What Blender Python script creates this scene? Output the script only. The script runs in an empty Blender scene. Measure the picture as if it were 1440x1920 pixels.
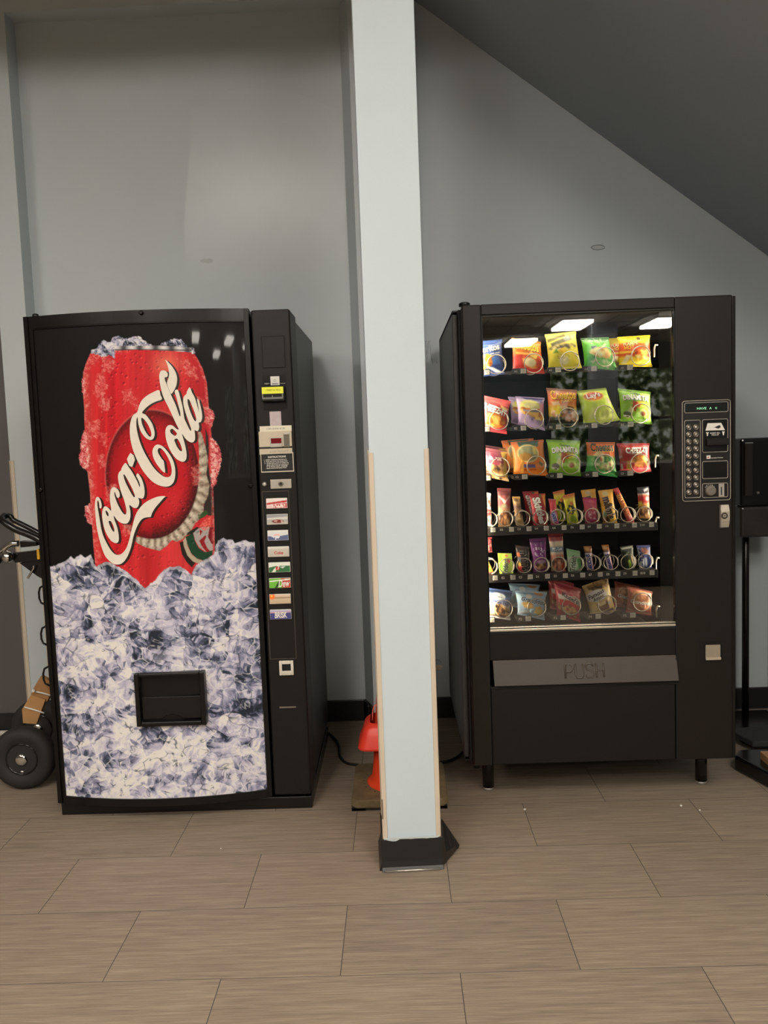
import bpy, bmesh, math, random
import numpy as np
from mathutils import Vector, Matrix
from mathutils.geometry import tessellate_polygon
random.seed(7)
SC = bpy.context.scene
COL = SC.collection
PI = math.pi

# ------------------------------------------------------------------ camera (solved from the floor tiles and the verticals)
F, PITCH, ROLL, YAW, EYE = 1550.0, math.radians(4.9), math.radians(-2.09), math.radians(-0.96), 1.351
_cp, _sp = math.cos(PITCH), math.sin(PITCH)
FW = Vector((math.sin(YAW) * _cp, math.cos(YAW) * _cp, -_sp))
_ri = Vector((math.cos(YAW), -math.sin(YAW), 0))
_up = _ri.cross(FW)
RX = _ri * math.cos(ROLL) + _up * math.sin(ROLL)
UP = _up * math.cos(ROLL) - _ri * math.sin(ROLL)

def ray(px, py):
    return FW + RX * ((px - 720) / F) + UP * (-(py - 960) / F)

def at(px, py, Y):
    "point of the plane y = Y that was measured at this place of the photograph"
    d = ray(px, py); t = Y / d.y
    return Vector((d.x * t, Y, EYE + d.z * t))

def fl(px, py, z=0.0):
    d = ray(px, py); t = (z - EYE) / d.z
    return Vector((d.x * t, d.y * t, z))

def px_of(x, y, z):
    "numpy: world to photograph pixels"
    z = z - EYE
    w = x * FW.x + y * FW.y + z * FW.z
    return 720 + F * (x * RX.x + y * RX.y + z * RX.z) / w, 960 - F * (x * UP.x + y * UP.y + z * UP.z) / w

cam_d = bpy.data.cameras.new('camera')
cam = bpy.data.objects.new('camera', cam_d)
COL.objects.link(cam)
cam_d.sensor_fit = 'HORIZONTAL'; cam_d.sensor_width = 36.0; cam_d.lens = F / 1440 * 36.0
cam_d.clip_start = 0.05; cam_d.clip_end = 60
M = Matrix((RX, UP, -FW)).transposed().to_4x4()
M.translation = Vector((0, 0, EYE))
cam.matrix_world = M
SC.camera = cam
SC.view_settings.view_transform = 'Standard'
SC.view_settings.look = 'None'
SC.view_settings.exposure = 0.0
SC.view_settings.gamma = 1.0
SC.cycles.max_bounces = 8; SC.cycles.diffuse_bounces = 4; SC.cycles.glossy_bounces = 3; SC.cycles.transmission_bounces = 2; SC.cycles.transparent_max_bounces = 8
SC.cycles.caustics_reflective = False; SC.cycles.caustics_refractive = False

# ------------------------------------------------------------------ colour and materials
def lin(c):
    c = np.asarray(c, float) / 255.0
    return np.where(c <= 0.04045, c / 12.92, ((c + 0.055) / 1.055) ** 2.4)

def l4(c, k=1.0):
    r = lin(c) * k
    return (float(r[0]), float(r[1]), float(r[2]), 1.0)

MATS = {}
def mat(name, col, rough=0.5, metal=0.0, var=0.08, scale=12.0, bump=0.0, bscale=60.0, emit=None, estr=0.0, coat=0.0, spec=0.5, stretch=(1, 1, 1)):
    if name in MATS:
        return MATS[name]
    m = bpy.data.materials.new(name); m.use_nodes = True
    nt = m.node_tree; N = nt.nodes; L = nt.links
    b = N['Principled BSDF']
    tc = N.new('ShaderNodeTexCoord'); mp = N.new('ShaderNodeMapping')
    mp.inputs['Scale'].default_value = stretch
    L.new(tc.outputs['Object'], mp.inputs['Vector'])
    no = N.new('ShaderNodeTexNoise'); no.inputs['Scale'].default_value = scale; no.inputs['Detail'].default_value = 4
    L.new(mp.outputs['Vector'], no.inputs['Vector'])
    cr = N.new('ShaderNodeValToRGB')
    cr.color_ramp.elements[0].position = 0.3; cr.color_ramp.elements[1].position = 0.7
    cr.color_ramp.elements[0].color = l4(col, 1 - var); cr.color_ramp.elements[1].color = l4(col, 1 + var)
    L.new(no.outputs['Fac'], cr.inputs['Fac']); L.new(cr.outputs['Color'], b.inputs['Base Color'])
    b.inputs['Roughness'].default_value = rough; b.inputs['Metallic'].default_value = metal
    b.inputs['Coat Weight'].default_value = coat; b.inputs['Specular IOR Level'].default_value = spec
    if bump:
        n2 = N.new('ShaderNodeTexNoise'); n2.inputs['Scale'].default_value = bscale; n2.inputs['Detail'].default_value = 3
        L.new(mp.outputs['Vector'], n2.inputs['Vector'])
        bp = N.new('ShaderNodeBump'); bp.inputs['Strength'].default_value = bump; bp.inputs['Distance'].default_value = 0.002
        L.new(n2.outputs['Fac'], bp.inputs['Height']); L.new(bp.outputs['Normal'], b.inputs['Normal'])
    if emit is not None:
        b.inputs['Emission Color'].default_value = l4(emit); b.inputs['Emission Strength'].default_value = estr
    MATS[name] = m
    return m

def print_mat(name, rough=0.3, coat=0.3, gain=1.0, emit=0.0):
    "printed film: colour comes from the 'ink' attribute that is computed point by point below"
    if name in MATS:
        return MATS[name]
    m = bpy.data.materials.new(name); m.use_nodes = True
    N = m.node_tree.nodes; L = m.node_tree.links; b = N['Principled BSDF']
    a = N.new('ShaderNodeAttribute'); a.attribute_name = 'ink'
    L.new(a.outputs['Color'], b.inputs['Base Color'])
    if emit:
        L.new(a.outputs['Color'], b.inputs['Emission Color']); b.inputs['Emission Strength'].default_value = emit
    b.inputs['Roughness'].default_value = rough; b.inputs['Coat Weight'].default_value = coat; b.inputs['Coat Roughness'].default_value = 0.08
    MATS[name] = m
    return m

# ------------------------------------------------------------------ numpy picture functions (procedural artwork)
def _hash(ix, iy, s):
    h = (ix.astype(np.int64) * 374761393 + iy.astype(np.int64) * 668265263 + int(s) * 1442695041) & 0x7fffffff
    h = ((h ^ (h >> 13)) * 1274126177) & 0x7fffffff
    return ((h ^ (h >> 16)) & 0xffff) / 65535.0

def vnoise(x, y, s=0):
    ix, iy = np.floor(x), np.floor(y); fx, fy = x - ix, y - iy
    fx = fx * fx * (3 - 2 * fx); fy = fy * fy * (3 - 2 * fy)
    a, b = _hash(ix, iy, s), _hash(ix + 1, iy, s); c, d = _hash(ix, iy + 1, s), _hash(ix + 1, iy + 1, s)
    return (a * (1 - fx) + b * fx) * (1 - fy) + (c * (1 - fx) + d * fx) * fy

def fbm(x, y, s=0, o=4):
    v = 0; a = 0.5
    for k in range(o):
        v = v + a * vnoise(x, y, s + k * 17); x = x * 2.03 + 5.1; y = y * 2.03 + 1.7; a *= 0.5
    return v / (1 - 0.5 ** o)

def voro(x, y, s=0):
    "F1, F2, cell id, cell centre"
    ix, iy = np.floor(x), np.floor(y)
    f1 = np.full(x.shape, 9.0); f2 = f1.copy(); cid = np.zeros(x.shape); cx = x.copy(); cy = y.copy()
    for dx in (-1, 0, 1):
        for dy in (-1, 0, 1):
            jx, jy = ix + dx, iy + dy
            qx = jx + _hash(jx, jy, s); qy = jy + _hash(jx, jy, s + 5)
            d = np.hypot(x - qx, y - qy)
            n = d < f1
            f2 = np.where(n, f1, np.minimum(f2, d))
            cid = np.where(n, _hash(jx, jy, s + 9), cid); cx = np.where(n, qx, cx); cy = np.where(n, qy, cy)
            f1 = np.where(n, d, f1)
    return f1, f2, cid, cx, cy

def inside(x, y, poly):
    "signed distance to a polygon, positive inside"
    p = np.asarray(poly, float); best = np.full(x.shape, 1e9); ins = np.zeros(x.shape, bool)
    n = len(p)
    for i in range(n):
        ax, ay = p[i]; bx, by = p[(i + 1) % n]
        ex, ey = bx - ax, by - ay; q = ex * ex + ey * ey + 1e-12
        t = np.clip(((x - ax) * ex + (y - ay) * ey) / q, 0, 1)
        best = np.minimum(best, (x - ax - t * ex) ** 2 + (y - ay - t * ey) ** 2)
        if ay != by:
            c = ((ay > y) != (by > y)) & (x < ex * (y - ay) / (by - ay) + ax)
            ins ^= c
    d = np.sqrt(best)
    return np.where(ins, d, -d)

def soft(d, w=1.0):
    t = np.clip(d / w + 0.5, 0, 1)
    return t * t * (3 - 2 * t)

def mixc(base, col, m):
    col = np.asarray(col, float)
    return base * (1 - m[..., None]) + col * m[..., None]

def ramp(t, stops):
    t = np.asarray(t); ts = [s[0] for s in stops]; cs = np.array([s[1] for s in stops], float)
    return np.stack([np.interp(t, ts, cs[:, k]) for k in range(3)], -1)

def smooth_poly(pts, k=4):
    "closed Catmull-Rom through the traced points"
    n = len(pts); out = []
    for i in range(n):
        p0, p1, p2, p3 = (np.array(pts[(i + j) % n], float) for j in (-1, 0, 1, 2))
        for q in range(k):
            t = q / k
            out.append(tuple(0.5 * ((2 * p1) + (p2 - p0) * t + (2 * p0 - 5 * p1 + 4 * p2 - p3) * t * t + (3 * p1 - p0 - 3 * p2 + p3) * t ** 3)))
    return out

# ------------------------------------------------------------------ meshes
WLOC = {}
class MB:
    def __init__(s):
        s.v = []; s.f = []; s.m = []; s.sm = []
    def add(s, vs, fs, mi=0, smooth=False):
        o = len(s.v); s.v += [tuple(v) for v in vs]
        for f in fs:
            s.f.append([i + o for i in f]); s.m.append(mi); s.sm.append(smooth)
        return s
    def box(s, x0, x1, y0, y1, z0, z1, mi=0):
        if x0 > x1: x0, x1 = x1, x0
        if y0 > y1: y0, y1 = y1, y0
        if z0 > z1: z0, z1 = z1, z0
        v = [(x0, y0, z0), (x1, y0, z0), (x1, y1, z0), (x0, y1, z0), (x0, y0, z1), (x1, y0, z1), (x1, y1, z1), (x0, y1, z1)]
        return s.add(v, [(3, 2, 1, 0), (4, 5, 6, 7), (0, 1, 5, 4), (1, 2, 6, 5), (2, 3, 7, 6), (3, 0, 4, 7)], mi)
    def prism(s, poly, a0, a1, axis='y', mi=0, smooth=False):
        "polygon extruded: axis y -> poly is (x,z); axis x -> (y,z); axis z -> (x,y)"
        def P(p, a):
            return (p[0], a, p[1]) if axis == 'y' else ((a, p[0], p[1]) if axis == 'x' else (p[0], p[1], a))
        n = len(poly); v = [P(p, a0) for p in poly] + [P(p, a1) for p in poly]
        fs = []
        for t in tessellate_polygon([[Vector((p[0], p[1], 0)) for p in poly]]):
            fs.append(tuple(t)); fs.append(tuple(i + n for i in reversed(t)))
        s.add(v, fs, mi)
        o = len(s.v) - 2 * n
        for i in range(n):
            j = (i + 1) % n
            s.f.append([o + i, o + j, o + n + j, o + n + i]); s.m.append(mi); s.sm.append(smooth)
        return s
    def tube(s, path, r, n=10, closed=False, mi=0, caps=True):
        P = [Vector(p) for p in path]; k = len(P); rs = r if isinstance(r, (list, tuple)) else [r] * k
        T = []
        for i in range(k):
            a = P[(i - 1) % k] if (closed or i > 0) else P[i]; b = P[(i + 1) % k] if (closed or i < k - 1) else P[i]
            T.append((b - a).normalized())
        u = T[0].orthogonal().normalized(); rings = []
        for i in range(k):
            u = (u - T[i] * u.dot(T[i]))
            u = u.normalized() if u.length > 1e-6 else T[i].orthogonal().normalized()
            w = T[i].cross(u)
            rings.append([P[i] + (u * math.cos(2 * PI * j / n) + w * math.sin(2 * PI * j / n)) * rs[i] for j in range(n)])
        o = len(s.v); s.v += [tuple(p) for R in rings for p in R]
        for i in range(k if closed else k - 1):
            a = o + i * n; b = o + ((i + 1) % k) * n
            for j in range(n):
                s.f.append([a + j, a + (j + 1) % n, b + (j + 1) % n, b + j]); s.m.append(mi); s.sm.append(True)
        if caps and not closed:
            s.f.append([o + j for j in reversed(range(n))]); s.m.append(mi); s.sm.append(False)
            s.f.append([o + (k - 1) * n + j for j in range(n)]); s.m.append(mi); s.sm.append(False)
        return s
    def lathe(s, prof, c, n=32, axis='z', mi=0, smooth=True):
        "profile of (radius, height along the axis), closed with caps"
        o = len(s.v); c = Vector(c)
        for (r, h) in prof:
            for j in range(n):
                a = 2 * PI * j / n; p, q = r * math.cos(a), r * math.sin(a)
                d = Vector((p, q, h)) if axis == 'z' else (Vector((p, -h, q)) if axis == 'y' else Vector((h, p, q)))
                s.v.append(tuple(c + d))
        for i in range(len(prof) - 1):
            for j in range(n):
                a, b = o + i * n, o + (i + 1) * n
                s.f.append([a + j, a + (j + 1) % n, b + (j + 1) % n, b + j]); s.m.append(mi); s.sm.append(smooth)
        s.f.append([o + j for j in reversed(range(n))]); s.m.append(mi); s.sm.append(False)
        k = o + (len(prof) - 1) * n
        s.f.append([k + j for j in range(n)]); s.m.append(mi); s.sm.append(False)
        return s
    def build(s, name, mats, parent=None, bevel=0.0, local=False, seg=2):
        if not isinstance(mats, (list, tuple)): mats = [mats]
        me = bpy.data.meshes.new(name)
        off = Vector((0, 0, 0))
        if parent is not None and not local: off = WLOC.get(parent.name, Vector((0, 0, 0)))
        me.from_pydata([(v[0] - off.x, v[1] - off.y, v[2] - off.z) for v in s.v], [], s.f)
        for m in mats: me.materials.append(m)
        me.polygons.foreach_set('material_index', s.m)
        me.polygons.foreach_set('use_smooth', s.sm)
        bm = bmesh.new(); bm.from_mesh(me); bmesh.ops.recalc_face_normals(bm, faces=bm.faces); bm.to_mesh(me); bm.free()
        me.update()
        o = bpy.data.objects.new(name, me); COL.objects.link(o)
        if parent is not None:
            o.parent = parent; WLOC[o.name] = off
        if bevel:
            b = o.modifiers.new('soft_edges', 'BEVEL'); b.width = bevel; b.segments = seg; b.limit_method = 'ANGLE'; b.angle_limit = 0.6
        return o

def tag(o, label=None, cat=None, group=None, kind=None):
    if label: o['label'] = label
    if cat: o['category'] = cat
    if group: o['group'] = group
    if kind: o['kind'] = kind
    return o

def thing(name, loc, label, cat, group=None, rz=0.0):
    o = bpy.data.objects.new(name, None); COL.objects.link(o)
    o.location = loc; o.rotation_euler = (0, 0, rz); o.empty_display_size = 0.1
    WLOC[o.name] = Vector(loc)
    return tag(o, label, cat, group)

def structure(o):
    return tag(o, kind='structure')

_TXT = {}
def text_shape(s, bold=0.0, shear=0.0, spacing=1.0):
    "filled letters as (points, triangles), normalised: width 1, centred"
    key = (s, bold, shear, spacing)
    if key not in _TXT:
        c = bpy.data.curves.new('lettering', 'FONT'); c.body = s; c.offset = bold; c.shear = shear; c.space_character = spacing
        c.resolution_u = 3; c.size = 1.0
        o = bpy.data.objects.new('lettering', c); COL.objects.link(o)
        dg = bpy.context.evaluated_depsgraph_get(); dg.update()
        me = o.evaluated_get(dg).to_mesh()
        v = np.array([tuple(p.co)[:2] for p in me.vertices]); f = [list(p.vertices) for p in me.polygons]
        o.evaluated_get(dg).to_mesh_clear()
        bpy.data.objects.remove(o); bpy.data.curves.remove(c)
        lo, hi = v.min(0), v.max(0)
        v = (v - (lo + hi) / 2) / (hi[0] - lo[0])
        _TXT[key] = (v, f, (hi[1] - lo[1]) / (hi[0] - lo[0]))
    return _TXT[key]

def flat_text(mb, s, p0, p1, Y, mi=0, hr=None, bold=0.0, shear=0.0, rot=0.0, spacing=1.0):
    "letters on the plane y = Y: p0,p1 = pixel ends of the line of text (vertical middle)"
    a, b = at(*p0, Y), at(*p1, Y)
    v, f, asp = text_shape(s, bold, shear, spacing)
    w = (b - a).length; d = (b - a).normalized(); u = Vector((-d.z, 0, d.x)); c = (a + b) / 2
    k = 1.0 if hr is None else hr / asp
    mb.add([c + d * (p[0] * w) + u * (p[1] * w * k) for p in v], f, mi)
    return mb

def plate(mb, x0, y0, x1, y1, Y, th=0.002, mi=0):
    "box on the plane y = Y between two pixel corners, standing th towards the room"
    a, b = at(x0, y0, Y), at(x1, y1, Y)
    return mb.box(a.x, b.x, Y - th, Y + 0.0005, b.z, a.z, mi)

def ink_mesh(name, V, faces, C, m, parent, smooth=True):
    "mesh with point colours C (0..255 sRGB)"
    me = bpy.data.meshes.new(name); off = WLOC.get(parent.name, Vector((0, 0, 0))) if parent is not None else Vector((0, 0, 0))
    me.from_pydata((V - np.array(off)).tolist(), [], faces)
    at_ = me.color_attributes.new('ink', 'FLOAT_COLOR', 'POINT')
    q = np.ones((len(V), 4), np.float32); q[:, :3] = lin(np.clip(C, 0, 255))
    at_.data.foreach_set('color', q.ravel())
    me.materials.append(m)
    me.polygons.foreach_set('use_smooth', [smooth] * len(me.polygons)); me.update()
    o = bpy.data.objects.new(name, me); COL.objects.link(o)
    if parent is not None: o.parent = parent; WLOC[o.name] = off
    return o

def grid_faces(nu, nv, keep=None):
    i, j = np.meshgrid(np.arange(nu - 1), np.arange(nv - 1)); a = (j * nu + i).ravel()
    q = np.stack([a, a + 1, a + nu + 1, a + nu], 1)
    if keep is not None: q = q[keep.ravel()]
    return q.tolist()
LAMP = 26.0; TUBE = 92.0
# ================================================================== the room
BACK = 3.93
# ---- floor: staggered 0.61 x 0.32 m vinyl tiles with a fine linear grain
def floor_material():
    m = bpy.data.materials.new('vinyl_tile'); m.use_nodes = True
    N = m.node_tree.nodes; L = m.node_tree.links; b = N['Principled BSDF']
    def math_(op, a, c=None):
        n = N.new('ShaderNodeMath'); n.operation = op
        for i, q in enumerate((a, c)):
            if q is None: continue
            if isinstance(q, (int, float)): n.inputs[i].default_value = q
            else: L.new(q, n.inputs[i])
        return n.outputs[0]
    g = N.new('ShaderNodeNewGeometry'); sp = N.new('ShaderNodeSeparateXYZ'); L.new(g.outputs['Position'], sp.inputs[0])
    X, Y = sp.outputs['X'], sp.outputs['Y']
    v = math_('DIVIDE', math_('ADD', Y, -1.9926 + 32.03), 0.3203)
    row = math_('FLOOR', v); fv = math_('FRACT', v)
    par = math_('MODULO', row, 2.0)
    u = math_('ADD', math_('DIVIDE', math_('ADD', X, 0.797 + 12.188), 0.6094), math_('MULTIPLY', par, 0.5))
    fu = math_('FRACT', u); colu = math_('FLOOR', u)
    du = math_('MULTIPLY', math_('MINIMUM', fu, math_('SUBTRACT', 1.0, fu)), 0.6094)
    dv = math_('MULTIPLY', math_('MINIMUM', fv, math_('SUBTRACT', 1.0, fv)), 0.3203)
    seam = math_('LESS_THAN', math_('MINIMUM', du, math_('MULTIPLY', dv, 1.25)), 0.0011)
    # grain
    def noise(sx, sy, det, ro=0.6):
        mp = N.new('ShaderNodeMapping'); mp.inputs['Scale'].default_value = (sx, sy, 1)
        cb = N.new('ShaderNodeCombineXYZ'); L.new(math_('ADD', X, math_('MULTIPLY', math_('ADD', row, math_('MULTIPLY', colu, 7.3)), 3.37)), cb.inputs[0]); L.new(Y, cb.inputs[1])
        L.new(cb.outputs[0], mp.inputs['Vector'])
        n = N.new('ShaderNodeTexNoise'); n.inputs['Scale'].default_value = 1.0; n.inputs['Detail'].default_value = det; n.inputs['Roughness'].default_value = ro
        L.new(mp.outputs[0], n.inputs['Vector']); return n.outputs['Fac']
    gr = math_('ADD', math_('MULTIPLY', noise(9, 330, 3), 0.62), math_('MULTIPLY', noise(3, 70, 2), 0.38))
    tone = N.new('ShaderNodeTexWhiteNoise'); cb = N.new('ShaderNodeCombineXYZ'); L.new(row, cb.inputs[0]); L.new(colu, cb.inputs[1]); L.new(cb.outputs[0], tone.inputs['Vector'])
    gr = math_('ADD', gr, math_('MULTIPLY', math_('ADD', tone.outputs['Value'], -0.5), 0.05))
    cr = N.new('ShaderNodeValToRGB'); e = cr.color_ramp.elements
    e[0].position = 0.28; e[0].color = l4((106, 94, 82)); e[1].position = 0.72; e[1].color = l4((170, 153, 135))
    k = e.new(0.5); k.color = l4((141, 126, 110))
    L.new(gr, cr.inputs['Fac'])
    mx = N.new('ShaderNodeMixRGB'); L.new(seam, mx.inputs['Fac']); L.new(cr.outputs['Color'], mx.inputs['Color1']); mx.inputs['Color2'].default_value = l4((62, 55, 49))
    L.new(mx.outputs[0], b.inputs['Base Color'])
    b.inputs['Roughness'].default_value = 0.55; b.inputs['Specular IOR Level'].default_value = 0.35
    bp = N.new('ShaderNodeBump'); bp.inputs['Strength'].default_value = 0.15; bp.inputs['Distance'].default_value = 0.001
    L.new(math_('SUBTRACT', gr, math_('MULTIPLY', seam, 0.8)), bp.inputs['Height']); L.new(bp.outputs[0], b.inputs['Normal'])
    return m

PAINT = (190, 199, 203)
m_wall = mat('wall_paint', PAINT, rough=0.5, var=0.015, scale=3, bump=0.10, bscale=220, spec=0.5)
m_patch = mat('wall_paint_glossy', (190, 199, 203), rough=0.28, var=0.02, scale=6, bump=0.12, bscale=120, spec=0.9)
def fade_gloss(m):
    "the glossier coat thins out towards the bottom"
    N = m.node_tree.nodes; L = m.node_tree.links; b = N['Principled BSDF']
    g = N.new('ShaderNodeNewGeometry'); sp = N.new('ShaderNodeSeparateXYZ'); L.new(g.outputs['Position'], sp.inputs[0])
    for k, lo, hi in (('Roughness', 0.5, 0.31), ('Specular IOR Level', 0.5, 0.8)):
        mr = N.new('ShaderNodeMapRange'); mr.interpolation_type = 'SMOOTHSTEP'
        mr.inputs['From Min'].default_value = 1.95; mr.inputs['From Max'].default_value = 2.62; mr.inputs['To Min'].default_value = lo; mr.inputs['To Max'].default_value = hi
        L.new(sp.outputs['Z'], mr.inputs['Value']); L.new(mr.outputs['Result'], b.inputs[k])
fade_gloss(m_patch)
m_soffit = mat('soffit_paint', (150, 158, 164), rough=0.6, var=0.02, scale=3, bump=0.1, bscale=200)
m_col = mat('column_paint', (196, 209, 216), rough=0.55, var=0.012, scale=4, bump=0.12, bscale=200)
m_dark = mat('charcoal_panel', (88, 84, 84), rough=0.55, var=0.04, scale=4)
m_cove = mat('black_vinyl_cove', (30, 29, 29), rough=0.38, var=0.1, scale=9)
m_guard = mat('tan_corner_guard', (205, 190, 170), rough=0.42, var=0.03, scale=8)
m_ceil = mat('ceiling_tile', (226, 222, 214), rough=0.9, var=0.05, scale=30)

structure(MB().box(-7.5, 7.5, -15, 4.3, -0.12, 0).build('floor', floor_material()))
SPL = -0.188                                                # where the back wall meets the splayed pier behind the column
structure(MB().box(-1.70, 2.6, BACK, 4.05, 0, 3.75).build('wall_back', m_wall))
PF = 3.83
structure(MB().box(-1.795, -1.672, PF, 4.05, 0, 3.75).build('wall_pier_left', m_wall))
structure(MB().box(-1.672, -0.15, PF, BACK, 3.312, 3.75).build('trim_1', m_wall))
structure(MB().prism([(SPL, BACK), (-0.145, 3.80), (0.12, 3.80), (0.13, BACK)], 0, 3.75, 'z').build('wall_pier_centre', m_wall))
structure(MB().box(-7.5, -1.795, 3.90, 4.05, 0, 3.75).build('wall_left_back', m_dark))
structure(MB().box(-7.5, -1.795, 3.885, 3.9, 0, 0.1).build('baseboard_left', m_cove))
structure(MB().box(-1.672, SPL, BACK - 0.012, BACK, 0, 0.104).box(SPL + 0.012, -0.16, 3.83, BACK, 0, 0.104).build('baseboard_back', m_cove, bevel=0.004))
structure(MB().prism([(SPL - 0.012, BACK - 0.008), (SPL, BACK), (-0.145, 3.80), (-0.158, 3.80)], 0, 0.104, 'z').build('baseboard_pier', m_cove))
structure(MB().box(0.13, 1.76, BACK - 0.012, BACK, 0, 0.104).build('baseboard_right', m_cove, bevel=0.004))
structure(MB().box(1.755, 1.90, 0.85, BACK, 0, 3.2).build('wall_right', m_soffit))  # stretched forward out of view to block lamps and darken the right side
def sz(x): return 3.335 - 0.749 * (x - 0.151)
structure(MB().prism([(0.06, sz(0.06)), (2.6, sz(2.6)), (2.6, 3.75), (0.06, 3.75)], 2.50, BACK, 'y').build('ceiling_stair_slope', m_soffit))
structure(MB().box(-7.5, 7.5, 2.42, 4.05, 3.75, 3.85).build('ceiling_upper', m_ceil))
structure(MB().box(-7.5, 7.5, 2.36, 2.42, 3.22, 3.85).build('wall_added_bulkhead', m_wall))  # unseen bulkhead, added to cut lamp light off the upper back wall

# ---- glossier repainted patch and small scars, all part of the back wall
wb = bpy.data.objects['wall_back']
pp = [(356, 206), (385, 196), (408, 184), (425, 172), (462, 165), (500, 168), (540, 172), (575, 181), (610, 196), (650, 214)]
ed = [at(x, y, BACK) for x, y in pp]
lft = [at(x, y, BACK) for x, y in ((346, 420), (348, 380), (352, 330), (354, 290), (358, 268), (356, 235))]
poly = [(p.x, p.z) for p in ed if p.x < SPL - 0.01] + [(SPL - 0.004, at(652, 214, BACK).z), (SPL - 0.004, 1.9)] + [(lft[0].x - 0.01, 1.9)] + [(p.x, p.z) for p in lft]
MB().prism(poly, BACK - 0.0008, BACK + 0.001, 'y').build('repainted_patch', m_patch, wb)
def blob(cx, cy, w, h, Y, seed, n=22, th=0.0015):
    rnd = random.Random(seed); c = at(cx, cy, Y); mb = MB(); pl = []
    for i in range(n):
        a = 2 * PI * i / n; k = 0.75 + 0.35 * rnd.random()
        pl.append((c.x + w * math.cos(a) * k, c.z + h * math.sin(a) * k))
    return mb.prism(pl, Y - th, Y + 0.001, 'y')
blob(388, 489, 0.032, 0.012, BACK, 3).build('filler_patch', mat('filler', (172, 180, 182), rough=0.35), wb, bevel=0.0008)
b_ = blob(1120, 464, 0.034, 0.013, BACK, 5)
b_.build('filler_patch', mat('filler_dull', (176, 184, 186), rough=0.4), wb, bevel=0.0008)
c_ = at(1121, 464, BACK)
MB().tube([(c_.x + 0.03 * math.cos(a * 0.35) * (1 + 0.1 * math.sin(a * 3)), BACK - 0.002, c_.z + 0.011 * math.sin(a * 0.35)) for a in range(18)], 0.0015, 5, True).build('scratch_ring', mat('scratch', (120, 126, 128), rough=0.6), wb)
mb = blob(822, 1251, 0.020, 0.013, BACK, 8, th=0.004)
mb.build('torn_plaster', mat('torn_plaster', (232, 214, 188), rough=0.8, var=0.2, scale=80), wb)
c_ = at(820, 1243, BACK)
MB().tube([(c_.x + 0.019 * math.cos(a * 0.3), BACK - 0.002, c_.z + 0.016 * math.sin(a * 0.3)) for a in range(14)], 0.0012, 5).build('scratch_ring', MATS['scratch'], wb)
mb = MB()
rnd = random.Random(4)
for k in range(11):
    x = 795 + 2.4 * k; y = 640 + rnd.random() * 6; L_ = 8 + rnd.random() * 26
    if k > 5: y += 28; L_ = 6 + rnd.random() * 5
    a, b = at(x, y, BACK), at(x + rnd.uniform(-1, 2), y + L_, BACK)
    mb.tube([(a.x, BACK - 0.0004, a.z), (b.x, BACK - 0.0004, b.z)], 0.0009, 4)
a, b = at(793, 640, BACK), at(808, 640, BACK); mb.tube([(a.x, BACK - 0.0004, a.z), (b.x, BACK - 0.0004, b.z)], 0.0009, 4)
mb.build('pencil_scuffs', MATS['scratch'], wb)

# corner guards on the left pier
pl_ = bpy.data.objects['wall_pier_left']
MB().box(-1.797, -1.777, PF - 0.003, PF, 0.1, 1.325).box(-1.799, -1.795, PF - 0.003, PF + 0.03, 0.1, 1.325).build('corner_guard', m_guard, pl_)
MB().box(-1.688, -1.670, PF - 0.003, PF, 0.1, 1.33).build('corner_guard', m_guard, pl_)
MB().box(-1.800, -1.668, PF - 0.012, PF, 0, 0.1).build('cove_base', m_cove, pl_)
c_ = at(29, 912, PF); MB().lathe([(0.003, 0), (0.003, 0.003), (0.001, 0.004)], (c_.x, PF, c_.z), 8, 'y').build('screw_head', mat('white_plastic', (225, 222, 215), rough=0.4), pl_)

# ---- the free-standing column, very slightly turned
colm = MB().box(-0.09, 0.09, 0.0, 0.19, 0.0, 3.75).build('column', m_col, bevel=0.002)
colm.location = (0.0085, 2.513, 0); colm.rotation_euler = (0, 0, math.radians(2.6)); structure(colm)
WLOC['column'] = Vector((0, 0, 0))
def colpart(mb, name, m, bevel=0.0):
    return mb.build(name, m, colm, bevel, local=True)
GW = 0.0155
colpart(MB().box(-0.0925, -0.0925 + GW, -0.003, 0.0, 0.1, 1.318).box(-0.0925, -0.09, -0.003, 0.016, 0.1, 1.325), 'corner_guard', m_guard, 0.0007)
colpart(MB().box(0.0925 - GW, 0.0925, -0.003, 0.0, 0.1, 1.324).box(0.09, 0.0925, -0.003, 0.016, 0.1, 1.324), 'corner_guard', m_guard, 0.0007)
colpart(MB().box(-0.0925, -0.09, 0.172, 0.192, 0.1, 1.33), 'corner_guard', m_guard)
colpart(MB().box(-0.0928, -0.0875, -0.0036, -0.002, 0.168, 0.232), 'guard_scuff', mat('scuff', (120, 104, 86), rough=0.6))
# black vinyl cove base: front, left, the right piece peels away from the column
prof = [(-0.006, 0.102), (-0.0065, 0.03), (-0.010, 0.012), (-0.018, 0.0), (0.0, 0.0), (0.0, 0.102)]
mb = MB()
mb.prism(prof, -0.098, 0.097, 'x')
colpart(mb, 'cove_base', m_cove, 0.0015)
colpart(MB().prism([(-0.096, 0.1), (-0.0965, 0.03), (-0.106, 0.0), (-0.09, 0.0), (-0.09, 0.1)], -0.006, 0.19, 'y'), 'cove_base', m_cove, 0.0015)
mb = MB()
def loc_(p):
    q = Vector((p.x - 0.0085, p.y - 2.513)); a_ = -math.radians(2.6)
    return (q.x * math.cos(a_) - q.y * math.sin(a_), q.x * math.sin(a_) + q.y * math.cos(a_), p.z)
top_ = [at(827, 1568, 2.515), at(829, 1536, 2.60), at(843, 1556, 2.615), at(853, 1571, 2.62), at(861, 1583, 2.62)]
toe_ = [at(829, 1600, 2.512), at(836, 1598, 2.53), at(846, 1592, 2.56), at(854, 1587, 2.59), at(861.5, 1586, 2.615)]
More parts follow.
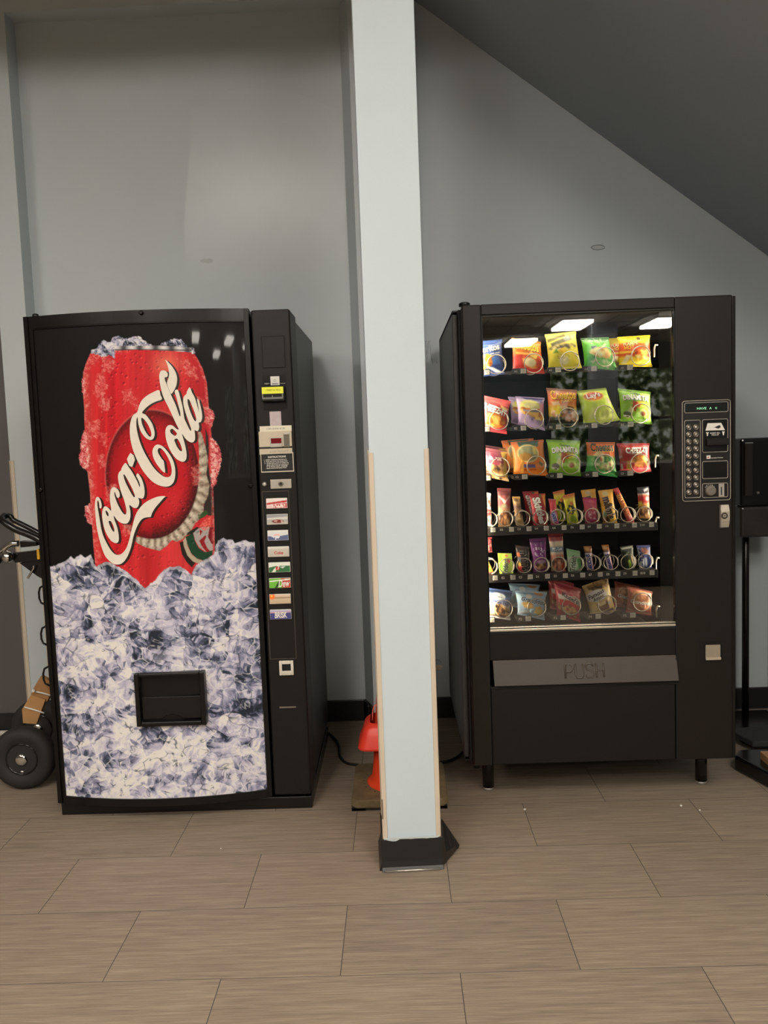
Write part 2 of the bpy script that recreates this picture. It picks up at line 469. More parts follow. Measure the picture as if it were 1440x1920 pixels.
bot_ = [fl(829, 1625, 0.002), fl(839, 1613, 0.004), fl(848, 1603, 0.008), fl(856, 1593, 0.012), at(860, 1589, 2.60)]
rows_ = [[loc_(p) for p in r_] for r_ in (top_, toe_, bot_)]
vs = [p for r_ in rows_ for p in r_] + [(p[0] - 0.003, p[1] + 0.003, p[2]) for r_ in rows_ for p in r_]
fs = []
for o in (0, 15):
    for r_ in (0, 1):
        for i in range(4):
            q = (o + r_ * 5 + i, o + r_ * 5 + i + 1, o + r_ * 5 + 6 + i, o + r_ * 5 + 5 + i); fs.append(q)
for i in range(4): fs += [(i, i + 1, i + 16, i + 15), (10 + i, 11 + i, 26 + i, 25 + i)]
fs += [(0, 5, 20, 15), (5, 10, 25, 20), (4, 9, 24, 19), (9, 14, 29, 24)]
mb.add(vs, fs)
colpart(mb, 'peeled_base_flap', m_cove)
colpart(MB().tube([(-0.088, -0.0185, 0.004), (0.0, -0.0195, 0.0045), (0.086, -0.0185, 0.004)], 0.0042, 8), 'floor_edge_strip', mat('worn_metal_edge', (170, 166, 158), rough=0.28, metal=0.7))
mb = MB()
rr = random.Random(2)
pts = [(-0.088, 0.100)]
for k in range(15): pts.append((-0.086 + 0.012 * k, 0.0995 + rr.random() * 0.003 - (0.004 if 0 < k < 4 else 0)))
pts += [(0.088, 0.106), (-0.088, 0.106)]
mb.prism(pts, -0.0072, -0.0055, 'y'); colpart(mb, 'paint_drip_edge', mat('paint_edge', (188, 196, 198), rough=0.6))

# ---- the rest of the room behind the camera: it lights the scene and shows in the glass
structure(MB().box(-7.5, 7.5, -15, 2.36, 3.55, 3.67).build('ceiling_main', m_ceil))
m_tbar = mat('ceiling_grid', (120, 116, 110), rough=0.6)
mb = MB()
for k in range(-12, 13): mb.box(k * 0.61 - 0.012, k * 0.61 + 0.012, -15, 2.36, 3.542, 3.55)
for k in range(0, 14): mb.box(-7.5, 7.5, -14.6 + k * 1.22 - 0.012, -14.6 + k * 1.22 + 0.012, 3.542, 3.55)
structure(mb.build('trim_2', m_tbar))
m_far = mat('slate_wall', (74, 86, 96), rough=0.7)
structure(MB().box(-7.5, 7.5, -15.1, -15, 0, 3.67).build('wall_front', m_far))
structure(MB().box(-7.6, -7.5, -15, 4.05, 0, 3.85).build('wall_left', mat('side_wall', (104, 106, 106), rough=0.7)))
structure(MB().box(7.5, 7.6, -15, 4.05, 0, 3.85).build('wall_right_side', MATS['side_wall']))
def sky_window_mat():
    m = bpy.data.materials.new('daylight_garden'); m.use_nodes = True
    N = m.node_tree.nodes; L = m.node_tree.links
    N.remove(N['Principled BSDF'])
    tc = N.new('ShaderNodeTexCoord'); n = N.new('ShaderNodeTexNoise'); n.inputs['Scale'].default_value = 5; n.inputs['Detail'].default_value = 6
    L.new(tc.outputs['Object'], n.inputs['Vector'])
    cr = N.new('ShaderNodeValToRGB'); e = cr.color_ramp.elements
    e[0].position = 0.42; e[0].color = l4((40, 52, 30)); e[1].position = 0.62; e[1].color = l4((225, 228, 215)); k = e.new(0.52); k.color = l4((110, 122, 80))
    L.new(n.outputs['Fac'], cr.inputs['Fac'])
    em = N.new('ShaderNodeEmission'); em.inputs['Strength'].default_value = 1.6
    L.new(cr.outputs['Color'], em.inputs['Color']); L.new(em.outputs[0], N['Material Output'].inputs['Surface'])
    return m
m_gw = sky_window_mat()
m_frame = mat('window_frame_dark', (40, 40, 42), rough=0.5)
for k, (x0, x1) in enumerate(((3.9, 5.2), (5.3, 7.3))):
    w = structure(MB().box(x0, x1, -14.99, -14.97, 0.5, 2.9).build('window_%d' % (k + 1), m_gw))
    mb = MB().box(x0 - 0.06, x1 + 0.06, -15, -14.92, 2.9, 2.98).box(x0 - 0.06, x1 + 0.06, -15, -14.92, 0.42, 0.5).box(x0 - 0.06, x0, -15, -14.92, 0.42, 2.98).box(x1, x1 + 0.06, -15, -14.92, 0.42, 2.98).box(x0, x1, -15, -14.93, 1.65, 1.72)
    mb.build('window_frame', m_frame, w)
structure(MB().box(4.05, 4.55, -11.6, -11.1, 0, 3.55).build('column_far', m_soffit))

m_lamp = mat('light_diffuser', (255, 250, 240), rough=0.6, emit=(255, 247, 235), estr=LAMP)
m_lfr = mat('light_frame', (225, 225, 222), rough=0.4)
panels = [(x, -0.3) for x in (-3.6, -1.1, 1.2, 3.6)] + [(x, -2.3) for x in (-3.6, -1.1, 1.2, 3.6)] + [(x, -4.6) for x in (-2.4, 2.4)] + [(0.6, -10.7), (3.55, -10.7), (5.4, -10.9), (2.95, -13.4)]  # near rows stay out of view; only far panels mirror in the glass
proto = None
for k, (x, y) in enumerate(panels):
    hw, hl = 0.29, 0.59
    if k == 0:
        t = thing('ceiling_light', (0, 0, 3.54), 'square fluorescent troffer', 'ceiling light')
        a = MB().box(-hw, hw, -hl, hl, 3.452, 3.522).build('diffuser', m_lamp, t)  # deepened so its glowing sides brighten the ceiling
        b = MB().box(-hw - .02, -hw, -hl - .02, hl + .02, 3.51, 3.548).box(hw, hw + .02, -hl - .02, hl + .02, 3.51, 3.548).box(-hw, hw, -hl - .02, -hl, 3.51, 3.548).box(-hw, hw, hl, hl + .02, 3.51, 3.548).build('light_frame', m_lfr, t)
        proto = (t, a, b)
    else:
        t = proto[0].copy(); COL.objects.link(t)
        for q in proto[1:]:
            c = q.copy(); COL.objects.link(c); c.parent = t
    t.location = (x, y, 3.54)
    t['label'] = 'bright fluorescent ceiling panel out of view, the far ones mirrored in the snack machine glass'; t['group'] = 'ceiling light panels'; t['category'] = 'ceiling light'

# dark counter added out of view to darken the room mirrored in the glass
ctr = thing('added_counter', (2.2, -1.5, 0), 'unseen dark counter added to darken the lower half of the snack machine glass', 'counter')
MB().box(0.35, 4.2, -1.85, -1.2, 1.04, 1.08).build('counter_top', mat('counter_dark', (38, 36, 36), rough=0.5), ctr, 0.004)
MB().box(0.42, 4.15, -1.8, -1.26, 0.08, 1.04).build('counter_body', mat('counter_body', (30, 29, 30), rough=0.7), ctr)
MB().box(0.46, 4.1, -1.76, -1.3, 0.0, 0.08).build('kick_plate', m_cove, ctr)

w_ = bpy.data.worlds.new('world'); SC.world = w_; w_.use_nodes = True
w_.node_tree.nodes['Background'].inputs['Color'].default_value = l4((200, 205, 215)); w_.node_tree.nodes['Background'].inputs['Strength'].default_value = 0.15
# ================================================================== soda vending machine
m_blk = mat('black_door_plastic', (17, 15, 14), rough=0.32, var=0.15, scale=30, spec=0.3)
m_blk2 = mat('black_satin_metal', (23, 20, 18), rough=0.45, var=0.12, scale=25, bump=0.05, bscale=300, spec=0.3)
m_side = mat('black_painted_steel', (52, 53, 52), rough=0.4, var=0.12, scale=7, spec=0.4)
m_void = mat('dark_void', (6, 6, 6), rough=0.7)
m_edge = mat('black_gloss_trim', (20, 18, 16), rough=0.25, var=0.1, spec=0.35)
m_silv = mat('brushed_silver', (196, 190, 178), rough=0.36, metal=0.55, var=0.06, scale=60)
m_cream = mat('cream_plate', (200, 187, 164), rough=0.45, var=0.05, scale=40)
m_white = mat('white_plastic', (225, 222, 215), rough=0.4)
m_wtxt = mat('white_lettering', (236, 232, 222), rough=0.5, var=0.01)
m_btxt = mat('black_lettering', (26, 23, 22), rough=0.5, var=0.01)
DY, BUL, XM, HW = 2.952, 0.060, -0.898, 0.398
def dy(x):
    t = (x - XM) / HW
    return DY - BUL * (1 - t * t)
def door_at(px, py):
    "point of the curved door front"
    Y = DY - 0.03
    for _ in range(6):
        p = at(px, py, Y); Y = dy(p.x)
    return p

soda = thing('vending_machine', (-0.83, 3.4, 0), 'black soda vending machine with a giant red can in ice printed on its door', 'vending machine')
# cabinet behind the door
MB().box(-1.283, -0.362, 3.13, 3.80, 0.05, 1.815).build('cabinet', m_side, soda, bevel=0.006)
MB().box(-1.27, -0.375, 3.10, 3.14, 0.055, 1.80).build('door_gasket', m_void, soda)
MB().box(-1.296, -0.356, 2.968, 3.72, 0.0, 0.047).build('plinth', m_edge, soda, bevel=0.004)
mb = MB()
for a, b in ((-0.475, -0.425), (-0.42, -0.38)):
    mb.tube([(a, 2.972, 0.052), (a + 0.01, 2.97, 0.060), (b - 0.01, 2.97, 0.060), (b, 2.972, 0.052)], 0.004, 6)
mb.build('hinge_bracket', m_edge, soda)

def curved(x0, x1, z0, z1, front, back, n=20):
    mb = MB(); pts = [(x0 + (x1 - x0) * i / n) for i in range(n + 1)]
    poly = [(x, dy(x) - front) for x in pts] + [(x, (dy(x) + back)) for x in reversed(pts)]
    return mb.prism(poly, z0, z1, 'z')
XL, XR = -1.2945, -0.500
# door core and frame
n = 24
poly = [(XL + (XR - XL) * i / n, dy(XL + (XR - XL) * i / n) + 0.004) for i in range(n + 1)] + [(XR, 3.10), (XL, 3.10)]
door = MB().prism(poly, 0.062, 1.828, 'z').build('door', m_blk, soda)
PL, PR = -1.262, -0.5165
ZT = 1.786; ZB = 0.088
for a in ((XL, XL + 0.016, 0.06, 1.832, 0.012), (XL + 0.016, PL, 0.06, 1.832, 0.006)):
    curved(a[0], a[1], a[2], a[3], a[4], 0.02, 3).build('door_frame', m_blk, door, bevel=0.003)
curved(PR, XR, 0.06, 1.832, 0.008, 0.02, 3).build('door_frame', m_blk, door, bevel=0.003)
curved(PL, PR, ZT, 1.832, 0.006, 0.02).build('door_frame', m_edge, door, bevel=0.004)
curved(PL, PR, 0.06, ZB, 0.006, 0.02).build('door_frame', m_blk, door, bevel=0.003)
curved(PL, PR, ZT + 0.004, ZT + 0.009, 0.009, 0.0).build('frame_lip', m_edge, door)
for px, py in ((266, 587), (471, 910), (78, 918)):
    p = door_at(px, py); MB().lathe([(0.008, 0), (0.008, 0.006), (0.004, 0.009)], (p.x, p.y - 0.006, p.z), 14, 'y').build('bolt', m_edge, door)
p = door_at(62, 588); MB().lathe([(0.011, 0), (0.011, 0.012), (0.006, 0.015)], (p.x, p.y + 0.02, 1.83), 14).build('hinge_pin', m_edge, door)

# ---------------- printed front: painted point by point in the photograph's measured coordinates
NU, NV = 372, 850
gx = np.linspace(PL, PR, NU); gz = np.linspace(ZT, ZB, NV)
GX, GZ = np.meshgrid(gx, gz); GY = DY - BUL * (1 - ((GX - XM) / HW) ** 2)
PX, PY = px_of(GX, GY, GZ)
def zc(pts, ox, oy, s):                      # traced zoom coordinates -> photograph pixels
    return [(ox + x / s, oy + y / s) for x, y in pts]
Z1 = lambda pts: zc(pts, 130, 620, 3.8387)
C = np.zeros(GX.shape + (3,)); C[:] = (17, 15, 15)
# --- the can
can = Z1([(150, 165), (118, 240), (100, 300), (95, 380), (100, 470), (108, 560), (108, 640), (112, 720), (120, 800), (130, 1000), (140, 1090), (150, 1170), (155, 1300), (165, 1420), (175, 1560), (190, 1720), (320, 1800), (520, 1900), (700, 1880), (900, 1800), (1048, 1640), (1045, 1400), (1038, 1200), (1030, 1000), (1028, 800), (1015, 660), (1005, 560), (998, 460), (990, 370), (960, 270), (920, 195), (890, 150), (600, 138), (320, 120)])
x0c, x1c = 130 + 105 / 3.84, 130 + 1035 / 3.84
tu = np.clip((PX - x0c - (PY - 700) * 0.03) / (x1c - x0c), 0, 1)
red = ramp(tu, [(0, (205, 60, 58)), (0.08, (214, 44, 48)), (0.22, (206, 30, 40)), (0.34, (219, 46, 52)), (0.5, (214, 44, 50)), (0.68, (221, 58, 60)), (0.85, (206, 42, 48)), (1, (176, 30, 38))])
st = fbm(PX * 0.16, PY * 0.006, 3, 3)
red = red * (0.86 + 0.28 * st)[..., None]
band = np.exp(-((PX - (352 - (PY - 640) * -0.02) + 68) / 26.0) ** 2)
red = mixc(red, (170, 18, 28), 0.45 * np.exp(-((PX - (278 + (PY - 1040) * 0.05)) / 15.0) ** 2) * np.clip((PY - 1010) / 30, 0, 1))
red = mixc(red, (246, 140, 110), 0.75 * np.exp(-((PX - 312) / 26.0) ** 2 - ((PY - 684) / 22.0) ** 2))
cm = soft(inside(PX, PY, can), 1.6)
# --- bottle-cap disc behind the lettering
ex, ey = (PX - (130 + 596 / 3.84)) / (336 / 3.84), (PY - (620 + 1033 / 3.84)) / (464 / 3.84)
er = np.hypot(ex, ey); ang = np.arctan2(ey, ex)
disc = soft((1 - er) * 95, 1.5)
dcol = ramp(er, [(0, (208, 36, 44)), (0.65, (200, 30, 40)), (0.88, (168, 24, 32)), (1, (112, 18, 24))])
dk = np.clip(0.45 + 0.55 * np.cos(ang - 0.9), 0, 1) + np.clip(np.cos(ang + 2.6), 0, 1) * 0.9
spk = fbm(PX * 0.55, PY * 0.55, 21, 2)
dcol = mixc(dcol, (46, 20, 20), np.clip((er - 0.74 - 0.12 * (ex < 0)) * 3.6 + (spk - 0.5) * 0.9 * (er > 0.6), 0, 1) * np.clip(dk, 0, 1) * 0.85)
dcol = mixc(dcol, (222, 52, 56), 0.6 * np.exp(-((ex - 0.45) ** 2 + (ey - 0.42) ** 2) / 0.05))
# --- rim of the cap (crescent), and dark wedge at its right
rim = Z1([(925, 690), (955, 745), (985, 850), (1000, 940), (985, 1030), (1010, 1110), (1000, 1190), (968, 1250), (965, 1330), (905, 1390), (870, 1450), (815, 1500), (775, 1520), (740, 1505), (700, 1550), (650, 1585), (590, 1570), (540, 1555), (490, 1530), (450, 1480), (560, 1490), (700, 1440), (850, 1300), (925, 1100), (935, 900)])
rm = soft(inside(PX, PY, rim), 1.2)
fl_ = np.sin(ang * 46 + er * 3 + fbm(PX * .06, PY * .06, 5, 2) * 2.2) * 0.75 + (fbm(PX * .3, PY * .3, 6, 2) - 0.5) * 1.2
rcol = ramp(fl_ * 0.5 + 0.5, [(0, (128, 110, 92)), (0.35, (176, 160, 140)), (0.7, (205, 192, 172)), (1, (226, 216, 200))])
rcol = mixc(rcol, (70, 58, 50), np.clip((er - 1.10) * 6, 0, 1) * np.clip(fl_, 0, 1) * 0.8)
rcol = mixc(rcol, (96, 80, 68), np.clip(1 - np.abs(er - 1.0) / 0.03, 0, 1) * 0.5)
rcol = mixc(rcol, (70, 62, 54), np.clip((262 - PX) / 10, 0, 1) * 0.6)
wedge = Z1([(980, 700), (1000, 760), (1005, 860), (1000, 950), (1012, 1050), (1030, 1000), (1035, 1180), (1045, 1330), (1000, 1330), (965, 1290), (975, 1220), (1005, 1150), (985, 1010)])
art = red.copy()
art = mixc(art, (52, 44, 40), soft(inside(PX, PY, wedge), 1.5))
art = art * (1 - rm[..., None]) + rcol * rm[..., None]
art = art * (1 - disc[..., None]) + dcol * disc[..., None]
edge = soft(1.6 - np.abs(1 - er) * 95, 1.2) * np.clip(np.cos(ang + 2.4) + 0.45, 0, 1)
art = mixc(art, (226, 120, 108), edge * 0.55)
# lower-right emblem: black, cream, green, silver and red stripes
Z3 = lambda pts: zc(pts, 280, 840, 8.0)
for pts, col in ((Z3([(455, 1415), (510, 1400), (540, 1500), (600, 1640), (690, 1725), (640, 1790), (560, 1710), (490, 1590)]), (34, 28, 24)),
                 (Z3([(505, 1385), (550, 1330), (580, 1480), (640, 1600), (740, 1670), (820, 1690), (740, 1735), (650, 1700), (570, 1610), (520, 1480)]), (186, 172, 146)),
                 (Z3([(545, 1330), (660, 1280), (680, 1380), (740, 1500), (830, 1560), (960, 1530), (950, 1600), (830, 1690), (720, 1660), (630, 1580), (575, 1450)]), (22, 66, 42)),
                 (Z3([(555, 1310), (590, 1260), (720, 1180), (745, 1200), (650, 1290)]), (30, 32, 26)),
                 (Z3([(660, 1275), (730, 1210), (800, 1180), (930, 1180), (890, 1300), (960, 1420), (960, 1530), (850, 1560), (750, 1490), (690, 1390)]), (176, 166, 164)),
                 (Z3([(750, 1390), (845, 1305), (855, 1330), (825, 1400), (870, 1500), (915, 1550), (860, 1560), (800, 1490)]), (150, 26, 34)),
                 (Z3([(755, 1220), (800, 1250), (760, 1315)]), (150, 26, 34)),
                 (Z3([(905, 1190), (965, 1180), (968, 1460), (930, 1430), (880, 1330)]), (120, 18, 28)),
                 (Z3([(735, 1040), (800, 960), (850, 930), (890, 980), (830, 1030), (750, 1070)]), (52, 84, 44))):
    art = mixc(art, col, soft(inside(PX, PY, pts), 1.2))
art = mixc(art, (238, 110, 92), soft(inside(PX, PY, Z3([(750, 1180), (830, 1060), (930, 1020), (925, 1180), (830, 1240)])), 4) * (0.4 + 0.6 * (fbm(PX * .5, PY * .5, 8, 2) > 0.5)))
# --- water drops over the can
f1, f2, cid, cx_, cy_ = voro(PX / 9.5, PY / 9.5, 31)
rad = 0.06 + 0.30 * cid ** 1.5
wet = np.clip(fbm(PX * 0.03, PY * 0.03, 12, 2) * 2.4 - 0.6, 0, 1) * (PX > 190)
din = soft((rad - f1) * 9.5, 1.2) * wet
sh = ((PX / 9.5 - cx_) + (PY / 9.5 - cy_)) / (rad + 1e-3)
art = art * (1 - din[..., None] * 0.16) + np.array([255, 160, 150]) * (np.clip(sh * 0.30, 0, 0.5) * din)[..., None]
art = art - (np.clip(-sh * 0.5, 0, 0.4) * din)[..., None] * np.array([70, 20, 20])
# --- frost: rough pinkish crystals, thick along both edges of the can
dE = inside(PX, PY, can)
fr_n = fbm(PX * 0.22, PY * 0.22, 41, 4); fr_f = fbm(PX * 0.7, PY * 0.7, 43, 3)
frost = np.zeros(GX.shape)
frost = np.maximum(frost, np.clip((13 - np.abs(dE - 2)) / 10, 0, 1) * (PX < 240) * (fr_n + 0.2))
frost = np.maximum(frost, np.clip((6.5 - np.abs(dE)) / 5, 0, 1) * 0.95 * (PY > 668))
for pts in ([(240, 190), (310, 170), (330, 240), (290, 300), (250, 290)], [(150, 190), (215, 180), (200, 240), (150, 260)], [(200, 320), (250, 310), (270, 400), (240, 470), (190, 480), (185, 420)], [(225, 490), (290, 480), (280, 570), (235, 580), (215, 530)], [(395, 440), (440, 430), (480, 500), (490, 560), (460, 540), (430, 490), (390, 520)], [(170, 660), (210, 650), (215, 740), (195, 770), (170, 720)], [(225, 730), (270, 740), (260, 830), (230, 800)], [(205, 900), (245, 890), (255, 970), (230, 990)], [(790, 215), (850, 210), (910, 290), (915, 340), (860, 320)], [(890, 990), (930, 960), (940, 1090), (900, 1110)], [(270, 1130), (340, 1110), (360, 1160), (330, 1240), (280, 1230)], [(380, 1400), (430, 1380), (440, 1460), (400, 1470)], [(900, 470), (960, 490), (1010, 580), (1030, 640), (1000, 680), (940, 600)]):
    d = inside(PX, PY, Z1(pts)); frost = np.maximum(frost, soft(d + 1.5 + (fr_n - 0.5) * 9, 5) * 0.95)
v1, v2, vid, *_r = voro(PX / 4.2 + fr_n * 2, PY / 4.8, 47)
lines = soft(0.55 - (v2 - v1) * 3.4, 0.6)
fcol = ramp(vid * 0.55 + fr_n * 0.45, [(0.2, (206, 52, 56)), (0.45, (224, 84, 78)), (0.65, (234, 124, 110)), (0.85, (246, 186, 168))])
fcol = mixc(fcol, (250, 214, 200), lines * (0.25 + 0.55 * vid))
fm = np.clip(frost * 1.15 - (0.5 - fr_n) * 1.2, 0, 1) * 0.62 * np.clip(frost * 6, 0, 1)
art = art * (1 - fm[..., None]) + fcol * fm[..., None]
C = C * (1 - cm[..., None]) + art * cm[..., None]
# frost lumps outside the can
for pts in ([(112, 720), (95, 770), (85, 820), (88, 870), (73, 900), (85, 960), (110, 990), (135, 1010), (135, 860)], [(150, 1250), (120, 1270), (118, 1330), (140, 1380), (160, 1390)], [(1020, 770), (1050, 800), (1080, 850), (1092, 920), (1080, 990), (1055, 1060), (1055, 1100), (1028, 1120), (1025, 950)], [(1000, 560), (1030, 580), (1040, 620), (1020, 690), (1005, 660)], [(95, 350), (110, 350), (110, 460), (98, 440)]):
    d = inside(PX, PY, Z1(pts)) + (fr_f - 0.5) * 5; k = soft(d + 1.5, 2)
    fc = mixc(ramp(vid * 0.5 + fr_n * 0.5, [(0.2, (186, 46, 56)), (0.45, (220, 88, 92)), (0.65, (236, 140, 134)), (0.85, (250, 206, 198))]), (252, 222, 214), lines * (0.2 + 0.6 * vid))
    C = C * (1 - k[..., None]) + fc * k[..., None]
# --- silver lid rim
top = Z1([(310, 108), (450, 108), (600, 106), (760, 112), (880, 122), (895, 140), (880, 158), (760, 148), (600, 140), (450, 138), (318, 146)])
tcol = ramp(np.sin(PX * 0.21) * 0.5 + 0.5, [(0, (84, 80, 84)), (0.4, (170, 166, 168)), (1, (232, 228, 228))])
k = soft(inside(PX, PY, top), 1.2); C = C * (1 - k[..., None]) + tcol * k[..., None]
C = mixc(C, (60, 50, 50), soft(1.2 - np.abs(PY - (620 + (138 + np.clip((PX - 290) * 0.05, 0, 9)) / 3.84)), 1) * (k > 0.1) * 0.7)
# --- ice
def ice(x, y, seed, lo=0.0, k=1.0):
    wx = x + 16 * (fbm(x * 0.03 * k, y * 0.03 * k, seed + 1, 3) - 0.5) / k; wy = y + 16 * (fbm(x * 0.03 * k, y * 0.03 * k, seed + 2, 3) - 0.5) / k
    wx, wy = wx * k, wy * k
    b1, b2, bid, bx, by = voro(wx / 62, wy / 54, seed)
    th = bid * 6.283; lx, ly = wx / 62 - bx, wy / 54 - by
    t = 0.53 + 0.46 * (lx * np.cos(th) + ly * np.sin(th)) + 0.30 * (bid - 0.5)
    m1, m2, mid, mx, my = voro(wx / 25 + 3.1, wy / 19, seed + 7)
    ph = mid * 6.283; ux, uy = (wx / 25 + 3.1 - mx) * 25, (wy / 19 - my) * 19
    t = t + 0.24 * (mid - 0.5) + 0.012 * (ux * np.cos(ph) + uy * np.sin(ph))
    # shards: thin slivers that follow the lie of each lump
    al = ph * 0.5; sx = ux * np.cos(al) + uy * np.sin(al); sy = -ux * np.sin(al) + uy * np.cos(al)
    sd = np.floor(mid * 997)
    s1, s2, sid, q1, q2 = voro(sx / 15 + sd, sy / 4.6 + sd * 0.37 + 0.9 * vnoise(sx * 0.12 + sd, sy * 0.1, seed + 3), seed + 11)
    t = t + 0.46 * (sid - 0.5) * (0.45 + 0.9 * vnoise(wx * 0.03, wy * 0.03, seed + 13))
    cu = fbm(wx * 0.06, wy * 0.06, seed + 15, 3)
    t = t + (cu - 0.5) * 0.5 + 0.22 * (fbm(wx * 0.25, wy * 0.25, seed + 41, 2) - 0.5)
    t = t + lo
    dark = np.clip((fbm(x * 0.024 * k, y * 0.03 * k, seed + 23, 3) - 0.60) * 6, 0, 1)
    t = t - dark * 0.34
    t = np.clip(t, 0, 1)
    t = 0.5 + (t - 0.5) * 1.0
    col = ramp(t, [(0, (36, 44, 58)), (0.16, (70, 78, 100)), (0.32, (120, 124, 152)), (0.46, (164, 162, 190)), (0.60, (196, 192, 214)), (0.78, (222, 218, 228)), (1, (242, 238, 232))])
    # dark cracks and white glints along the borders of the lumps and slivers
    em = soft(0.6 - (m2 - m1) * 11, 0.9); es = soft(0.75 - (s2 - s1) * 4.2, 0.8)
    g = vnoise(wx * 0.07, wy * 0.07, seed + 31)
    col = mixc(col, (46, 50, 64), em * np.clip((0.34 - g) * 6, 0, 1) * 0.7)
    col = mixc(col, (248, 246, 244), em * np.clip((g - 0.52) * 6, 0, 1) * 0.8)
    h = vnoise(wx * 0.11 + 9, wy * 0.11, seed + 33)
    col = mixc(col, (52, 56, 74), es * np.clip((0.24 - h) * 8, 0, 1) * 0.6)
    col = mixc(col, (250, 248, 246), es * np.clip((h - 0.62) * 8, 0, 1) * 0.55)
    return col
Z4 = lambda pts: zc(pts, 90, 1000, 3.6)
outl = [(-40, 232), (20, 224), (60, 215), (100, 198), (135, 172), (157, 158), (175, 178), (200, 158), (222, 146), (252, 166), (272, 150), (290, 142), (302, 170), (312, 205), (328, 232), (345, 215), (372, 198), (396, 188), (430, 205), (470, 225), (520, 250), (570, 290), (610, 325), (640, 362), (655, 372), (690, 345), (725, 315), (760, 275), (785, 245), (820, 228), (880, 224), (915, 240), (945, 262), (970, 282), (985, 240), (1005, 215), (1050, 185), (1090, 165), (1115, 148), (1128, 120), (1128, 85), (1150, 50), (1185, 32), (1210, 45), (1250, 42), (1262, 66), (1300, 55), (1335, 45), (1362, 62), (1460, 55), (1520, 2100), (-60, 2100)]
io = Z4(outl)
dI = inside(PX, PY, io) + (fbm(PX * 0.16, PY * 0.16, 51, 3) - 0.5) * 4
im = soft(dI + 0.5, 2.0)
lo = 0.04 + 0.10 * np.clip((PY - 1180) / 160, 0, 1) - 0.10 * np.exp(-((PX - 440) / 40.) ** 2 - ((PY - 1290) / 45.) ** 2) * 3.2 - 0.14 * np.clip((1165 - PY) / 80, 0, 1) * np.clip(1 - np.abs(PX - 200) / 130, 0, 1) - 0.26 * np.exp(-((PX - 330) / 40.) ** 2 - ((PY - 1150) / 26.) ** 2) - 0.22 * np.exp(-((PX - 455) / 30.) ** 2 - ((PY - 1035) / 22.) ** 2) - 0.2 * np.exp(-((PX - 195) / 26.) ** 2 - ((PY - 1102) / 12.) ** 2) - 0.3 * np.exp(-((PX - 130) / 10.) ** 2 - ((PY - 1350) / 40.) ** 2) - 0.35 * np.exp(-((PX - 152) / 18.) ** 2 - ((PY - 1478) / 14.) ** 2) + 0.2 * np.exp(-((PX - 300) / 60.) ** 2 - ((PY - 1085) / 12.) ** 2) + 0.16 * np.exp(-((PX - 310) / 60.) ** 2 - ((PY - 1450) / 40.) ** 2)
icol = ice(PX, PY, 61, lo + 0.02)
icol = mixc(icol, (236, 232, 238), soft(3.2 - np.abs(dI - 2.5), 2.5) * 0.55 * (PX > 92))
# heap of cubes: bright top edges of the nearer lumps
for pts in ([(200, 900), (240, 820), (200, 795), (180, 870)], [(560, 560), (620, 500), (720, 465), (800, 520), (880, 640), (800, 600), (700, 520)], [(1030, 400), (1140, 360), (1290, 300), (1370, 320), (1280, 340), (1150, 400)], [(630, 850), (720, 790), (760, 810), (820, 790), (900, 760), (960, 840), (900, 800), (780, 850)]):
    d = inside(PX, PY, Z4(pts)); icol = mixc(icol, (228, 224, 236), soft(d + 3, 8) * 0.35)
C = C * (1 - im[..., None]) + icol * im[..., None]
# ice crumbs on top of the can
for pts, sd in (([(155, 165), (160, 140), (200, 130), (215, 95), (250, 72), (300, 88), (315, 50), (350, 38), (385, 55), (420, 62), (470, 40), (510, 45), (540, 75), (590, 104), (450, 106), (320, 110), (330, 200), (290, 175), (240, 190), (200, 170)], 71), ([(650, 104), (700, 78), (760, 60), (800, 64), (835, 95), (845, 120), (760, 108)], 73), ([(880, 122), (900, 138), (902, 160), (885, 165)], 75)):
    d = inside(PX, PY, Z1(pts)) + (fbm(PX * 0.3, PY * 0.3, sd, 3) - 0.5) * 4
    k = soft(d + 0.5, 1.5); ic = ice(PX, PY, sd, -0.02, 2.2)
    C = C * (1 - k[..., None]) + ic * k[..., None]
# opening of the delivery port is cut out of the film
pa, pb = door_at(262, 1268), door_at(381, 1346)
cxq, czq = (GX[:-1, :-1] + GX[1:, 1:]) / 2, (GZ[:-1, :-1] + GZ[1:, 1:]) / 2
keep = ~((cxq > pa.x) & (cxq < pb.x) & (czq < pa.z) & (czq > pb.z))
C = C * 0.95
V = np.stack([GX.ravel(), GY.ravel() - 0.001, GZ.ravel()], 1)
m_film = print_mat('printed_film', rough=0.5, coat=0.55)
m_film.node_tree.nodes['Principled BSDF'].inputs['Specular IOR Level'].default_value = 0.15
m_film.node_tree.nodes['Principled BSDF'].inputs['Coat Roughness'].default_value = 0.03
m_film.node_tree.nodes['Principled BSDF'].inputs['Coat IOR'].default_value = 1.4
ink_mesh('door_graphic', V, grid_faces(NU, NV, keep), C.reshape(-1, 3), m_film, soda)
soda_graphic = bpy.data.objects['door_graphic']

